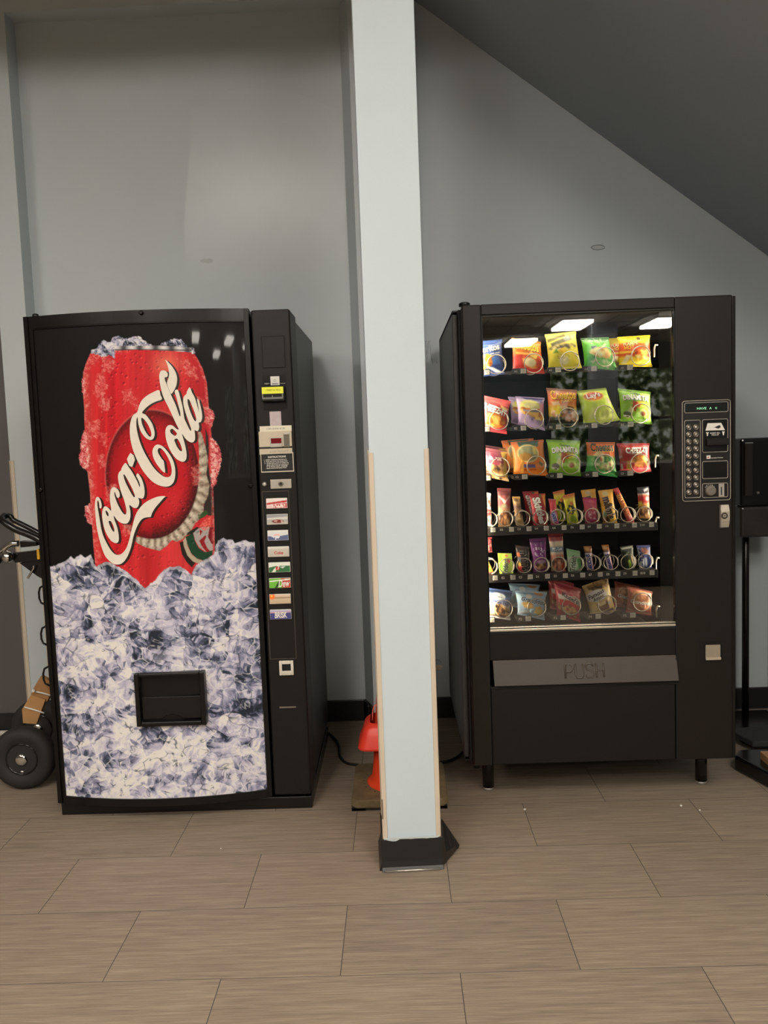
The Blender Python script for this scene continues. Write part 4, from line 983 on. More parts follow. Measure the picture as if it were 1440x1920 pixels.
# legs and feet
for (px, py) in ((916, 1480), (1312, 1465)):
    p = fl(px, py)
    for yy in (3.078 + 0.012, 3.70):
        MB().tube([(p.x, yy, 0.158), (p.x, yy, 0.012)], 0.022, 14).box(p.x - 0.035, p.x + 0.035, yy - 0.03, yy + 0.03, 0.150, 0.160).build('leg', m_edge, snk)
        MB().lathe([(0.018, 0), (0.020, 0.003), (0.020, 0.010), (0.012, 0.014)], (p.x, yy, 0), 16).build('foot', mat('foot_metal', (168, 164, 156), rough=0.35, metal=0.6), snk)
p = at(905, 1450, 2.99); MB().lathe([(0.012, 0), (0.012, 0.03)], (p.x - .02, 3.0, 0.125), 14).box(p.x - 0.04, p.x + 0.02, 2.98, 3.02, 0.150, 0.160).build('door_roller', m_edge, snk)

# ---- control panel
def rrect(x0, y0, x1, y1, r, Y, off):
    a, b = at(x0, y0, Y), at(x1, y1, Y); r = min(r, (b.x - a.x) / 3, (a.z - b.z) / 3); out = []
    for cx, cz, a0 in ((b.x - r, a.z - r, 0), (a.x + r, a.z - r, 90), (a.x + r, b.z + r, 180), (b.x - r, b.z + r, 270)):
        for k in range(5):
            t = math.radians(a0 + k * 22.5); out.append((cx + r * math.cos(t), Y - off, cz + r * math.sin(t)))
    return out
a_, b_ = at(1279, 752.5, SY), at(1369.5, 937, SY)
cp = MB().prism([(p[0], p[2]) for p in rrect(1279, 752.5, 1369.5, 937, 0.008, SY, 0)], SY - 0.002, SY + 0.001, 'y').build('control_panel', mat('panel_face_black', (30, 27, 25), rough=0.3, var=0.05), dr)
PY_ = SY - 0.0022
def outline(x0, y0, x1, y1, r=0.005, w=0.0011):
    MB().tube(rrect(x0, y0, x1, y1, r, PY_, 0.0002), w, 6, True).build('panel_outline', m_lineS, cp)
outline(1279, 752.5, 1369.5, 937, 0.009, 0.0013)
outline(1283.5, 756, 1365, 771.5); outline(1283.5, 788.5, 1313.5, 932.5); outline(1317, 787, 1364.5, 846.5); outline(1317, 865.5, 1364.5, 896); outline(1317, 907, 1364.5, 931.5)
q = plate(MB(), 1285.5, 757.5, 1363, 770, PY_, 0.0008).build('display', mat('display_glass', (18, 20, 18), rough=0.12), cp)
mb = MB()
for s_, x0, x1 in (('HAVE', 1307, 1324.5), ('A', 1330.2, 1334.2), ('G', 1341, 1344.3)):
    xm = (x0 + x1) / 2; flat_text(mb, s_, (x0, 765.9 - (x0 - 1307) * .026), (x1, 765.9 - (x1 - 1307) * .026), PY_ - 0.0012, 0, hr=0.26 if len(s_) > 1 else None)
mb.build('display_text', mat('green_segment', (150, 214, 170), emit=(130, 214, 160), estr=0.9), q)
m_key = mat('key_metal', (150, 142, 130), rough=0.22, metal=0.85, var=0.05)
for r_ in range(10):
    for c_ in range(2):
        x = 1291.3 + c_ * 13.4 + r_ * 0.02; y = 801 + r_ * 13.55 - c_ * 0.5
        p = at(x, y, PY_)
        kk = MB().lathe([(0.0100, 0), (0.0100, 0.002), (0.0085, 0.0035), (0.0078, 0.002), (0.0072, 0.002), (0.0062, 0.005), (0.0040, 0.0066), (0.0015, 0.007)], (p.x, PY_, p.z), 18, 'y').build('key', m_key, cp)
        mb = MB(); s_ = 'ABCDEFGHJK'[r_] if c_ == 0 else '1234567890'[r_]
        flat_text(mb, s_, (x - 1.3, y), (x + 1.3, y - .05), PY_ - 0.0074, 0, hr=1.2); mb.build('key_legend', m_wtxt, kk)
# bill acceptor
q = plate(MB(), 1318, 788, 1363.5, 845.5, PY_, 0.001).build('bill_acceptor', m_blk, cp)
def ppoly(pts, Y, th, mb=None):
    mb = mb or MB(); return mb.prism([(at(x, y, Y).x, at(x, y, Y).z) for x, y in pts], Y - th, Y + 0.0003, 'y')
ppoly([(1326.5, 793.5), (1352, 792.8), (1359, 806.5), (1322.5, 807.5)], PY_, 0.0016).build('bill_pictogram', m_wtxt, q)
mb = MB(); ppoly([(1337, 802), (1342, 800), (1345, 798.3), (1349.5, 797), (1351, 801), (1347, 803.6), (1343.5, 803), (1341, 801.8)], PY_, 0.0020, mb); mb.build('pictogram_hand', m_btxt, q)
mb = MB(); ppoly([(1323.2, 810.5), (1329, 810.3), (1327.8, 812.6), (1327, 817.5), (1325.2, 817.6), (1324.6, 812.8)], PY_, 0.0016, mb); ppoly([(1353.2, 809), (1359, 808.8), (1357.8, 811), (1357, 816), (1355.2, 816), (1354.5, 811.4)], PY_, 0.0016, mb)
flat_text(mb, 'INSERT BILL', (1331.5, 812.3), (1350.5, 811.4), PY_ - 0.0016, 0, bold=0.02); flat_text(mb, 'FACE UP', (1334.5, 815.6), (1347.8, 815), PY_ - 0.0016, 0, bold=0.02); mb.build('bill_lettering', m_wtxt, q)
plate(MB(), 1323, 822.5, 1363.2, 834, PY_, 0.016).build('bill_mouth', m_blk2, q, 0.002)
plate(MB(), 1326, 826, 1363, 829, PY_, 0.0166).build('bill_slot', m_void, q)
mb = MB(); plate(mb, 1324.7, 854, 1331.7, 860.2, PY_, 0.0012); flat_text(mb, 'Automatic Products', (1332.5, 858.6), (1355.5, 857.6), PY_ - 0.0012, 0, bold=0.02); q = mb.build('maker_plate', m_wtxt, cp)
mb = MB(); plate(mb, 1326.4, 856, 1329.6, 858.4, PY_, 0.0015); mb.build('maker_emblem', mat('emblem_red', (190, 90, 84)), q)
plate(MB(), 1319, 867.5, 1362.5, 894, PY_, 0.0006).build('blank_window', m_blk, cp)
p = at(1332, 920, PY_)
q = MB().lathe([(0.0185, 0), (0.0185, 0.003), (0.017, 0.010), (0.013, 0.012), (0.009, 0.011)], (p.x, PY_, p.z), 24, 'y').build('coin_return_knob', mat('grey_knob', (120, 112, 102), rough=0.4, var=0.05), cp)
mb = MB()
for k, ch in enumerate('RETURN'):
    a = math.radians(150 - k * 22); xx, yy = 1331.5 + 9.5 * math.cos(a), 918.5 - 9.5 * math.sin(a)
    flat_text(mb, ch, (xx - 1, yy), (xx + 1, yy), PY_ - 0.0012, 0)
mb.build('knob_lettering', m_wtxt, q)
q = plate(MB(), 1347, 907, 1357.5, 931, PY_, 0.004).build('coin_plate', m_silv, cp, 0.001)
plate(MB(), 1350.8, 913, 1352.8, 928, PY_, 0.0044).build('coin_slot', m_void, q)
# lock
a_, b_ = at(1348.5, 946.5, SY), at(1366, 988.5, SY)
zm1, zm2 = a_.z - 0.024, b_.z + 0.026
mb = MB().prism([(SY, a_.z), (SY - 0.003, a_.z), (SY - 0.012, zm1), (SY - 0.012, zm2), (SY - 0.003, b_.z), (SY, b_.z)], a_.x + .003, b_.x, 'x')
lk = mb.build('lock_housing', mat('worn_silver', (190, 180, 162), rough=0.4, metal=0.35, var=0.12, scale=50), dr, 0.001)
MB().box(a_.x, a_.x + .004, SY - 0.006, SY, b_.z, a_.z).build('lock_edge', mat('lock_edge_grey', (110, 104, 96), rough=0.4), lk)
p = at(1358.3, 967, SY - .012)
MB().lathe([(0.0115, 0), (0.0115, 0.0015), (0.009, 0.0015)], (p.x, SY - 0.012, p.z), 20, 'y').build('lock_ring', mat('dark_ring', (70, 64, 56), rough=0.35, metal=0.5), lk)
MB().lathe([(0.006, 0), (0.006, 0.002)], (p.x, SY - 0.013, p.z), 16, 'y').build('lock_core', MATS['worn_silver'], lk)
MB().lathe([(0.0025, 0), (0.0025, 0.0026)], (p.x, SY - 0.013, p.z), 10, 'y').build('keyhole', m_void, lk)
# coin cup
cc_ = plate(MB(), 1311.5, 1201, 1355, 1243, SY, 0.001).build('coin_cup_surround', m_sn2, dr, 0.0005)
plate(MB(), 1321, 1208.5, 1352.5, 1236.5, SY, 0.0035).build('coin_cup', m_edge, cc_, 0.001)
plate(MB(), 1322, 1209, 1350, 1235, SY, 0.006).build('coin_cup_door', mat('beige_flap', (150, 138, 120), rough=0.42, var=0.06, scale=40), cc_, 0.002)
plate(MB(), 1322.5, 1232, 1350.5, 1236, SY, 0.009).build('cup_lip', mat('beige_lip', (176, 162, 142), rough=0.35), cc_, 0.001)

# ---- trays, tags, coils
TY = 2.992
def row_z(px, py): return at(px, py, TY).z
ROWZ = [row_z(1080, 687.5), row_z(1080, 794.5), row_z(1080, 885.5), row_z(1080, 983), row_z(1080, 1071.5), row_z(1080, 1152)]
m_tray = mat('tray_black', (30, 27, 25), rough=0.5, var=0.1)
m_lip = mat('tray_lip', (46, 42, 38), rough=0.35, var=0.08)
m_tagw = mat('price_tag_white', (236, 230, 214), rough=0.5)
trays = []
for k, z in enumerate(ROWZ):
    yf_ = TY + 0.004 if k in (3, 4) else 3.060
    mb = MB().box(0.318, 0.938, yf_, 3.58, z - 0.008, z - 0.004)
    t = mb.build('tray', m_tray, snk)
    if k in (3, 4):
        MB().box(0.316, 0.938, TY - 0.002, TY + 0.004, z - 0.031, z - 0.003).build('tray_lip', m_lip, t, 0.0008)
    else:
        MB().box(0.316, 0.938, 3.056, 3.060, z - 0.014, z - 0.003).build('tray_lip', m_tray, t, 0.0008)
    trays.append(t)
def tag_plate(row, x0, x1, y, s, price, px1):
    "row label in light letters and a white price tag"
    t = trays[row]; Yt = TY - 0.003
    h = 4.2
    q = plate(MB(), px1, y - h - .5, px1 + (9 if row in (3, 4) else 10), y + h - .6, Yt, 0.0018).build('price_tag', m_tagw, t, 0.0003)
    mb = MB(); flat_text(mb, price, (px1 + 2, y - .4), (px1 + 7.2, y - .6), Yt - 0.0021, 0); mb.build('price_print', mat('grey_print3', (150, 142, 128)), q)
    if s:
        mb = MB(); w = 2.9 * len(s)
        flat_text(mb, s, (x0, y + .3), (x0 + w, y + .1), Yt - 0.0012, 0, bold=0.025); mb.build('selection_code', m_wtxt, t)
    if row not in (3, 4):
        zc0 = at(x0, y, Yt).z
        MB().box(at(x0 - 3.5, y, Yt).x, at(px1 + 11.5, y, Yt).x, Yt, Yt + 0.003, at(x0, y + 5.4, Yt).z, at(x0, y - 5.4, Yt).z).box(at(x0 - 3.5, y, Yt).x, at(x0 - 3.5, y, Yt).x + 0.003, Yt, 3.058, zc0 - 0.008, zc0 + 0.004).build('tag_holder', m_lip, t, 0.0006)
def slope(y0, x): return y0 - 0.034 * (x - 1080)
for row, y0, letter, starts, codes in ((0, 692.3, 'A', (894, 964, 1029, 1096, 1163.5), (0, 2, 3, 4, 5)), (1, 799, 'B', (898, 964, 1030, 1097, 1164.5), (0, 2, 3, 4, 5)), (2, 890.5, 'C', (899, 966.5, 1032, 1098.5, 1164), (0, 2, 3, 4, 5)), (5, 1157, 'F', (905, 973, 1038.5, 1104, 1169), (0, 2, 3, 4, 5))):
    for i, (x, c) in enumerate(zip(starts, codes)):
        y = slope(y0, x)
        px1 = x + 12.5 if i else 908 + (2 if row == 2 else 0) + (9 if row == 5 else 0)
        tag_plate(row, x, 0, y, letter + str(c) if c else '', '1.25', px1)
for row, y0, letter, xs in ((3, 988.2, 'D', [909, 937.5, 970.5, 1003, 1036, 1070, 1102, 1135, 1168, 1200]), (4, 1078.4, 'E', [911, 940.5, 973, 1005, 1038.5, 1071, 1104, 1137, 1169, 1201])):
    for i, x in enumerate(xs):
        y = slope(y0, x); tag_plate(row, x, 0, y, (letter + str(i + 1)) if i else '', '1.25', (x + 17) if i else x + 11 + (2 if row == 4 else 0))
def coil(px, py, r, y_front=3.004, turns=4.5, pitch=0.062, wire=0.0019, ph=-0.4, parent=None):
    c = at(px, py, y_front); n = int(turns * 22); pts = []
    for k in range(n + 1):
        a = ph + 2 * PI * k / 22
        yy = y_front + (0.0 if k < 20 else pitch * (k - 20) / 22)
        pts.append((c.x + r * math.cos(a), yy + 0.004 * min(k, 20) / 20, c.z + r * math.sin(a)))
    return MB().tube(pts, wire, 6).build('coil', m_wire, parent)
for row, cs in ((0, ((931, 683), (1001, 681), (1069, 677), (1135, 669), (1202, 667))), (1, ((936, 788), (1002, 786), (1066, 783), (1133, 778), (1202, 775))), (2, ((938, 876), (1006, 873), (1071, 871), (1134, 870), (1200, 869)))):
    for i, (x, y) in enumerate(cs):
        coil(x, y, 0.034, turns=2.2, pitch=0.10, parent=trays[row], ph=[-1.2, -0.2, 0.6, -0.6, 0.2][(i + row) % 5])
for row, xs, y0 in ((3, (919, 948, 980, 1014, 1045.5, 1079, 1110.6, 1145, 1178, 1209), 968.6), (4, (919, 950.5, 983, 1016, 1048, 1081, 1113, 1146, 1178.5, 1210.6), 1057.2)):
    for i, x in enumerate(xs):
        coil(x, slope(y0, x), 0.0272, turns=2.4, pitch=0.06, parent=trays[row], ph=[-1.4, -0.9, 0.3, -1.1, -0.5][i % 5])
for x, y in ((944, 1142), (1007, 1139), (1072, 1136), (1139, 1134), (1205, 1129)):
    coil(x, y, 0.034, turns=2.2, pitch=0.10, parent=trays[5], ph=0.3)
# push rods / chrome bits along the right inner wall
for py in (655, 860, 975, 1050, 1140):
    p = at(1234, py, 3.05)
    MB().tube([(0.953, 3.02, p.z + 0.012), (0.945, 3.02, p.z + 0.014), (0.940, 3.02, p.z), (0.940, 3.02, p.z - 0.03)], 0.0032, 8).build('tray_latch', m_wire, snk)
# ================================================================== snacks: every bag and bar is a thing of its own
m_bag = print_mat('bag_print', rough=0.36, coat=0.1)
FOOD = [(0.2, (120, 60, 30)), (0.4, (214, 150, 70)), (0.6, (240, 200, 120)), (0.85, (250, 236, 190))]
CHIP = [(0.2, (170, 90, 30)), (0.5, (232, 160, 60)), (0.8, (250, 214, 120))]
NUT = [(0.2, (70, 40, 28)), (0.4, (160, 110, 70)), (0.6, (210, 165, 112)), (0.85, (238, 212, 170))]
HOT = [(0.2, (190, 50, 30)), (0.45, (236, 110, 40)), (0.65, (248, 214, 90)), (0.85, (250, 236, 190))]
GRN = [(0.2, (60, 130, 60)), (0.45, (170, 196, 110)), (0.65, (238, 226, 180)), (0.85, (220, 120, 60))]
PNK = [(0.2, (90, 50, 40)), (0.45, (210, 140, 110)), (0.65, (240, 200, 180)), (0.85, (250, 236, 224))]
COOK = [(0.2, (70, 44, 30)), (0.36, (190, 140, 84)), (0.6, (226, 188, 128)), (0.85, (246, 226, 184))]
YB = 3.034
def bag(name, quad, ops, label, cat, texts=(), bulge=0.020, Y=YB, group=None, crimp=0.075, sd=1, box=False, tilt=0.0, nu=44, nv=52):
    q = [at(px, py, Y) for px, py in quad]
    base = (q[2] + q[3]) / 2
    W = ((q[1] - q[0]).length + (q[2] - q[3]).length) / 2; H = ((q[3] - q[0]).length + (q[2] - q[1]).length) / 2
    t = thing(name, (base.x, Y, min(q[2].z, q[3].z)), label, cat, group)
    U, Wv = np.meshgrid(np.linspace(0, 1, nu), np.linspace(0, 1, nv))
    def S(u, v, off=0.0, side=1):
        "surface of the bag: u to the right, v down"
        u = np.asarray(u, float); v = np.asarray(v, float)
        TL, TR, BR, BL = [np.array(p) for p in q]
        a = (1 - u)[..., None] * TL + u[..., None] * TR; b = (1 - u)[..., None] * BL + u[..., None] * BR
        P = (1 - v)[..., None] * a + v[..., None] * b
        if box:
            d = np.full(u.shape, bulge)
        else:
            vv = np.clip((v - crimp) / (1 - 2 * crimp), 0, 1)
            pu = np.clip(4 * u * (1 - u), 0, 1) ** 0.62; pv = np.clip(4 * vv * (1 - vv), 0, 1) ** 0.55
            wr = (fbm(u * 5 + sd, v * 4 + sd, sd, 3) - 0.5) * 2 * (0.25 + 0.75 * np.abs(2 * v - 1)) * 0.35
            wr2 = (1 - np.abs(2 * vnoise(u * 7 + v * 3 * ((sd % 3) - 1) + sd, v * 1.6, sd + 2) - 1)) * 0.16 * np.clip(np.abs(2 * v - 1) * 1.6, 0.2, 1)
            cr = 0.0006 * np.sin(v * H * 2600) * ((v < crimp) | (v > 1 - crimp))
            pin = (pv ** 0.6) * (1 - 4 * u * (1 - u)) * 0.035 * np.sign(0.5 - u)          # sides pull in a little where the bag swells
            P[..., 0] += pin * W
            d = bulge * pu * pv * (1 + wr + wr2) + cr
        P[..., 1] -= (d + off) if side > 0 else -(d * 0.7)
        P[..., 1] += tilt * (1 - v)
        return P
    C = paint(U, Wv, ops)
    Vf = S(U, Wv).reshape(-1, 3)
    if box:
        x = Vf
        f = grid_faces(nu, nv)
        o = ink_mesh('wrapper', x, f, C.reshape(-1, 3), m_bag, t)
        b = bulge
        TL, TR, BR, BL = [Vector(p) for p in q]
        mbx = MB(); fr = [Vector((p.x, p.y - b + .0004, p.z)) for p in (TL, TR, BR, BL)]; bk = [Vector((p.x, p.y + 0.002, p.z)) for p in (TL, TR, BR, BL)]
        mbx.add(fr + bk, [(0, 1, 2, 3), (7, 6, 5, 4), (0, 4, 5, 1), (1, 5, 6, 2), (2, 6, 7, 3), (3, 7, 4, 0)])
        c = C.reshape(-1, 3).mean(0)
        mbx.build('carton_body', mat('carton_%s' % name + str(sd), tuple(c), rough=0.5), t)
    else:
        Vb = S(U, Wv, 0, -1).reshape(-1, 3)
        f = grid_faces(nu, nv); k = nu * nv
        f += [[a + k for a in reversed(g)] for g in grid_faces(nu, nv)]
        ink_mesh('wrapper', np.concatenate([Vf, Vb]), f, np.concatenate([C.reshape(-1, 3)] * 2), m_bag, t)
    groups = {}
    for tx in texts:
        s, u0, v0, w, rot, col = tx[:6]; opt = tx[6] if len(tx) > 6 else {}
        v, ff, asp = text_shape(s, opt.get('bold', 0.03), opt.get('shear', 0.0), opt.get('sp', 1.0))
        hr = opt.get('hr', None); k = 1.0 if hr is None else hr / asp
        a = math.radians(rot)
        for layer, (cc, du, off) in enumerate((((opt['shade']), 0.006, 0.0012), (col, 0.0, 0.0018)) if 'shade' in opt else ((col, 0.0, 0.0016),)):
            X = v[:, 0] * w; Yv = v[:, 1] * w * k
            if 'arc' in opt: Yv = Yv - opt['arc'] * (v[:, 0] ** 2) * w * 4
            grow = 1.0
            um = u0 + (X * math.cos(a) - Yv * math.sin(a)) * grow + du * 2
            vm = v0 - (X * math.sin(a) + Yv * math.cos(a)) * W / H * grow + du * 2
            P = S(np.clip(um, -0.02, 1.02), np.clip(vm, -0.02, 1.02), off)
            groups.setdefault((cc, layer), []).append((P, ff))
    for (cc, layer), L_ in groups.items():
        mb = MB()
        for P, ff in L_: mb.add([tuple(p) for p in P], ff)
        mb.build('bag_lettering', mat('print_%d_%d_%d' % cc, cc, rough=0.4, var=0.01), t)
    return t
def behind(src, dx, dyy, dz, label, group=None):
    "another packet of the same kind farther back in its coil"
    r = src.copy(); COL.objects.link(r)
    for ch in list(src.children):
        c = ch.copy(); COL.objects.link(c); c.parent = r
    r.location = src.location + Vector((dx, dyy, dz)); r['label'] = label; r['category'] = src['category']
    if group: r['group'] = group
    return r
WH = (240, 236, 226); BK = (30, 26, 24)
CB, CA = 'snack bag', 'candy'
G1, G2, G3, G4, G5, G6 = 'chip bags on the top shelf', 'chip bags on the second shelf', 'chip bags on the third shelf', 'candies on the fourth shelf', 'candies and gum on the fifth shelf', 'cookie bags on the bottom shelf'
# ---- top shelf
a1 = bag('chip_bag', [(890, 641), (941.5, 636), (946, 702), (893, 707)], [('g', (52, 78, 138), (40, 62, 118)), ('p', [(0, .46), (.42, .38), (.7, .5), (.55, .72), (.3, .8), (0, .82)], (222, 152, 54), .03), ('n', .3, .6, .3, .2, CHIP, 8, 3), ('p', [(.3, .72), (.6, .78), (1, .95), (.7, .93)], (214, 214, 220), .03), ('p', [(.55, .5), (.8, .45), (.9, .7), (.6, .72)], (62, 104, 170), .05)],
    'dark blue tortilla chip bag at the left end of the top shelf', CB, [('Doritos', .46, .24, .84, 8, WH, dict(shade=BK, hr=.28)), ('cool ranch', .70, .38, .36, 4, (200, 206, 220))], group=G1, sd=2)
a2 = bag('chip_bag', [(959, 633), (1014, 641), (1022, 701), (960, 699)], [('r', [(0, (240, 150, 52)), (.3, (244, 140, 40)), (.5, (230, 90, 40)), (1, (206, 52, 40))]), ('p', [(0, .55), (.3, .45), (.5, .6), (.2, 1), (0, 1)], (190, 46, 40), .06), ('n', .62, .62, .36, .26, HOT, 7, 5), ('e', .55, .68, .2, .14, (250, 236, 180), .08), ('p', [(.1, .4), (.9, .42), (.9, .47), (.1, .46)], (246, 196, 90), .03), ('p', [(.15, .9), (.85, .86), (.85, .92), (.15, .97)], (196, 40, 40), .03)],
    'orange and red cheese puff bag, second from left on the top shelf', CB, [('Cheetos', .48, .20, .84, -4, (250, 206, 60), dict(shade=BK, hr=.34))], group=G1, sd=5)
a3 = bag('chip_bag', [(1021, 627), (1080, 621), (1091, 690), (1028, 694)], [('r', [(0, (228, 216, 110)), (.3, (232, 218, 96)), (1, (240, 226, 70))]), ('p', [(.04, .16), (.62, .04), (.64, .11), (.05, .24)], (112, 106, 52), .02), ('p', [(.12, .28), (.78, .10), (.8, .22), (.16, .36)], (96, 92, 60), .02), ('e', .66, .18, .12, .07, (150, 160, 150)), ('n', .45, .38, .38, .08, [(0.3, (90, 80, 60)), (.5, (196, 176, 110)), (.7, (226, 214, 160))], 12, 7), ('p', [(.16, .55), (.28, .42), (.34, .55)], (110, 150, 60), .03), ('p', [(.3, .5), (.48, .42), (.6, .52), (.45, .56)], (236, 196, 40), .03), ('e', .48, .76, .14, .14, (248, 240, 190), .12), ('s', .28, .6, .66, .72, (206, 190, 70), 30, 22, .35, 4)],
    'bright yellow chip bag in the middle of the top shelf', CB, group=G1, sd=4)
a4 = bag('chip_bag', [(1088, 634), (1141, 632), (1159, 695), (1095, 689)], [('r', [(0, (70, 118, 62)), (.12, (86, 140, 70)), (.16, (104, 190, 66)), (1, (78, 186, 54))]), ('s', .12, .03, .8, .12, (150, 180, 140), 26, 20, .4, 2), ('p', [(.3, .36), (.62, .30), (.8, .18), (.85, .22), (.6, .4), (.3, .44)], (214, 220, 190), .04), ('p', [(.28, .30), (.46, .27), (.48, .36), (.3, .38)], (44, 52, 88), .02), ('n', .6, .5, .36, .16, [(.2, (226, 170, 90)), (.5, (240, 220, 130)), (.8, (236, 240, 180))], 8, 6), ('p', [(.12, .5), (.4, .62), (.15, .95), (.1, .95)], (62, 168, 44), .04), ('n', .55, .82, .3, .14, [(.2, (120, 196, 90)), (.5, (226, 236, 176)), (.8, (240, 244, 214))], 8, 9), ('p', [(.9, .55), (1, .6), (1, .95), (.85, .7)], (66, 172, 46), .04)],
    'green chip bag with a dark green top strip, fourth on the top shelf', CB, group=G1, sd=6)
a5 = bag('chip_bag', [(1157, 632), (1219, 628), (1223, 688), (1160, 687)], [('r', [(0, (240, 212, 44)), (.22, (238, 206, 44)), (.30, (228, 96, 44)), (.64, (222, 78, 40)), (.72, (240, 206, 40)), (1, (242, 214, 36))]), ('p', [(0, .5), (.5, .5), (.5, .56), (0, .58)], (246, 206, 60), .03), ('n', .72, .60, .3, .18, HOT, 9, 8), ('p', [(.05, .9), (.2, .62), (.35, .64), (.2, .92)], (250, 232, 180), .04), ('e', .62, .1, .06, .05, (80, 66, 30)), ('p', [(0, .24), (.3, .2), (.95, .3), (.6, .34)], (232, 120, 60), .04)],
    'yellow and red hot chip bag at the right end of the top shelf', CB, [('FLAMIN', .34, .26, .42, 4, (250, 226, 160), dict(shade=(150, 40, 20))), ('HOT', .3, .38, .3, 4, (250, 206, 60))], group=G1, sd=7)
behind(a5, -0.020, 0.09, 0.006, 'second yellow bag peeking out behind the right end bag of the top shelf', 'bags waiting behind')
# ---- second shelf
b1 = bag('chip_bag', [(894, 739), (958, 752), (950, 814), (898, 806)], [('r', [(0, (206, 84, 84)), (.2, (200, 54, 56)), (.8, (186, 48, 52)), (.9, (176, 46, 60)), (1, (206, 70, 70))]), ('n', .58, .66, .34, .2, CHIP, 7, 4), ('p', [(.4, .08), (.95, .16), (.95, .2), (.4, .12)], (226, 110, 100), .02), ('p', [(.1, .8), (.18, .78), (.2, .95), (.1, .95)], (240, 226, 200), .02), ('p', [(.7, .18), (.98, .26), (.9, .36), (.74, .3)], (226, 196, 120), .03)],
    'red cheese cracker bag at the left end of the second shelf', CB, [('CHEEZ-IT', .50, .34, .86, -9, WH, dict(hr=.26, bold=.05, shade=(120, 20, 24)))], group=G2, sd=3)
b2 = bag('chip_bag', [(966, 743), (1021, 746), (1022, 808), (972, 794)], [('g', (180, 160, 198), (176, 152, 190)), ('p', [(.2, .02), (.95, .04), (.9, .16), (.7, .12), (.4, .12)], (84, 74, 140), .03), ('e', .48, .34, .38, .24, (226, 222, 110), .1), ('e', .5, .32, .28, .14, (232, 226, 160), .05), ('n', .26, .5, .2, .13, CHIP, 6, 2), ('n', .7, .56, .28, .16, CHIP, 6, 6), ('p', [(.2, .46), (.9, .4), (.9, .46), (.2, .52)], (150, 160, 190), .03), ('e', .9, .34, .1, .16, (224, 150, 170), .08), ('s', .4, .66, .66, .76, (140, 120, 160), 22, 26, .4, 4)],
    'lilac chip bag with a yellow oval on the second shelf', CB, group=G2, sd=8)
b3 = bag('chip_bag', [(1024, 727), (1082, 731), (1084, 797), (1028, 797)], [('r', [(0, (150, 96, 76)), (.1, (190, 110, 80)), (.25, (224, 100, 44)), (.42, (232, 120, 40)), (.55, (236, 196, 52)), (.74, (226, 186, 60)), (.80, (60, 54, 46)), (1, (44, 42, 40))]), ('p', [(.1, .38), (.35, .34), (.4, .46), (.15, .48)], (240, 200, 160), .04), ('n', .72, .68, .28, .22, PNK, 8, 4), ('n', .25, .68, .18, .1, PNK, 10, 7), ('p', [(.3, .46), (.45, .5), (.4, .74), (.2, .7)], (246, 222, 70), .05)],
    'tall orange and yellow puffed snack bag, middle of the second shelf', CB, [('Cheetos', .52, .17, .86, 4, (240, 190, 70), dict(shade=BK, hr=.34)), ('FLAMIN', .62, .33, .4, 8, (250, 190, 70), dict(shade=(150, 50, 20)))], group=G2, sd=10)
b4 = bag('chip_bag', [(1081, 733), (1136, 727), (1163, 788), (1094, 799)], [('r', [(0, (150, 166, 60)), (.1, (178, 206, 56)), (.4, (190, 220, 52)), (.7, (206, 222, 84)), (1, (196, 210, 74))]), ('e', .47, .21, .36, .15, (226, 206, 70), .03), ('e', .47, .195, .30, .105, (186, 48, 40), .02), ('e', .50, .27, .18, .05, (236, 130, 50), .03), ('p', [(.1, .9), (.3, .55), (.5, .5), (.3, .8)], (226, 232, 130), .08), ('p', [(.55, .75), (.75, .55), (.9, .9), (.5, .92)], (226, 236, 120), .08), ('p', [(.85, .3), (1, .35), (1, .5), (.8, .45)], (214, 200, 150), .08)],  # the pale lower patches are lit folds painted into the print
    'lime green potato chip bag with a red oval, fourth on the second shelf', CB, [("Lay's", .47, .195, .46, 4, WH, dict(hr=.42, bold=.04))], group=G2, sd=11, bulge=.026)
DIN = [('r', [(0, (120, 160, 64)), (.1, (150, 200, 64)), (1, (148, 204, 52))]), ('p', [(.3, .40), (.75, .30), (.85, .45), (.55, .55)], (232, 210, 80), .08), ('p', [(.4, .34), (.56, .36), (.46, .66), (.36, .62)], (196, 66, 40), .03), ('p', [(.5, .4), (.66, .4), (.54, .55)], (214, 100, 50), .03), ('p', [(.1, .85), (.32, .5), (.42, .6), (.25, .9)], (226, 226, 150), .06), ('e', .70, .68, .16, .12, (196, 216, 110), .04), ('e', .70, .70, .08, .07, (164, 86, 50), .03), ('e', .2, .76, .12, .09, (70, 70, 40), .03), ('s', .08, .8, .3, .88, (240, 240, 230), 20, 30, .5, 3), ('p', [(.06, .92), (1, .94), (1, 1), (.06, 1)], (112, 168, 52), .02)]
b5 = bag('chip_bag', [(1158, 728), (1220, 735), (1223, 796), (1163, 790)], DIN, 'green rolled chip bag with red stick at the right end of the second shelf', CB, [('DINAMITA', .5, .22, .8, 2, WH, dict(hr=.2, bold=.05, shade=(40, 44, 30), arc=.06)), ('Doritos', .5, .1, .3, -4, (30, 40, 28))], group=G2, sd=12)
behind(b2, -0.014, 0.09, 0.004, 'second lilac bag half hidden behind the lilac bag with the yellow oval', 'bags waiting behind')
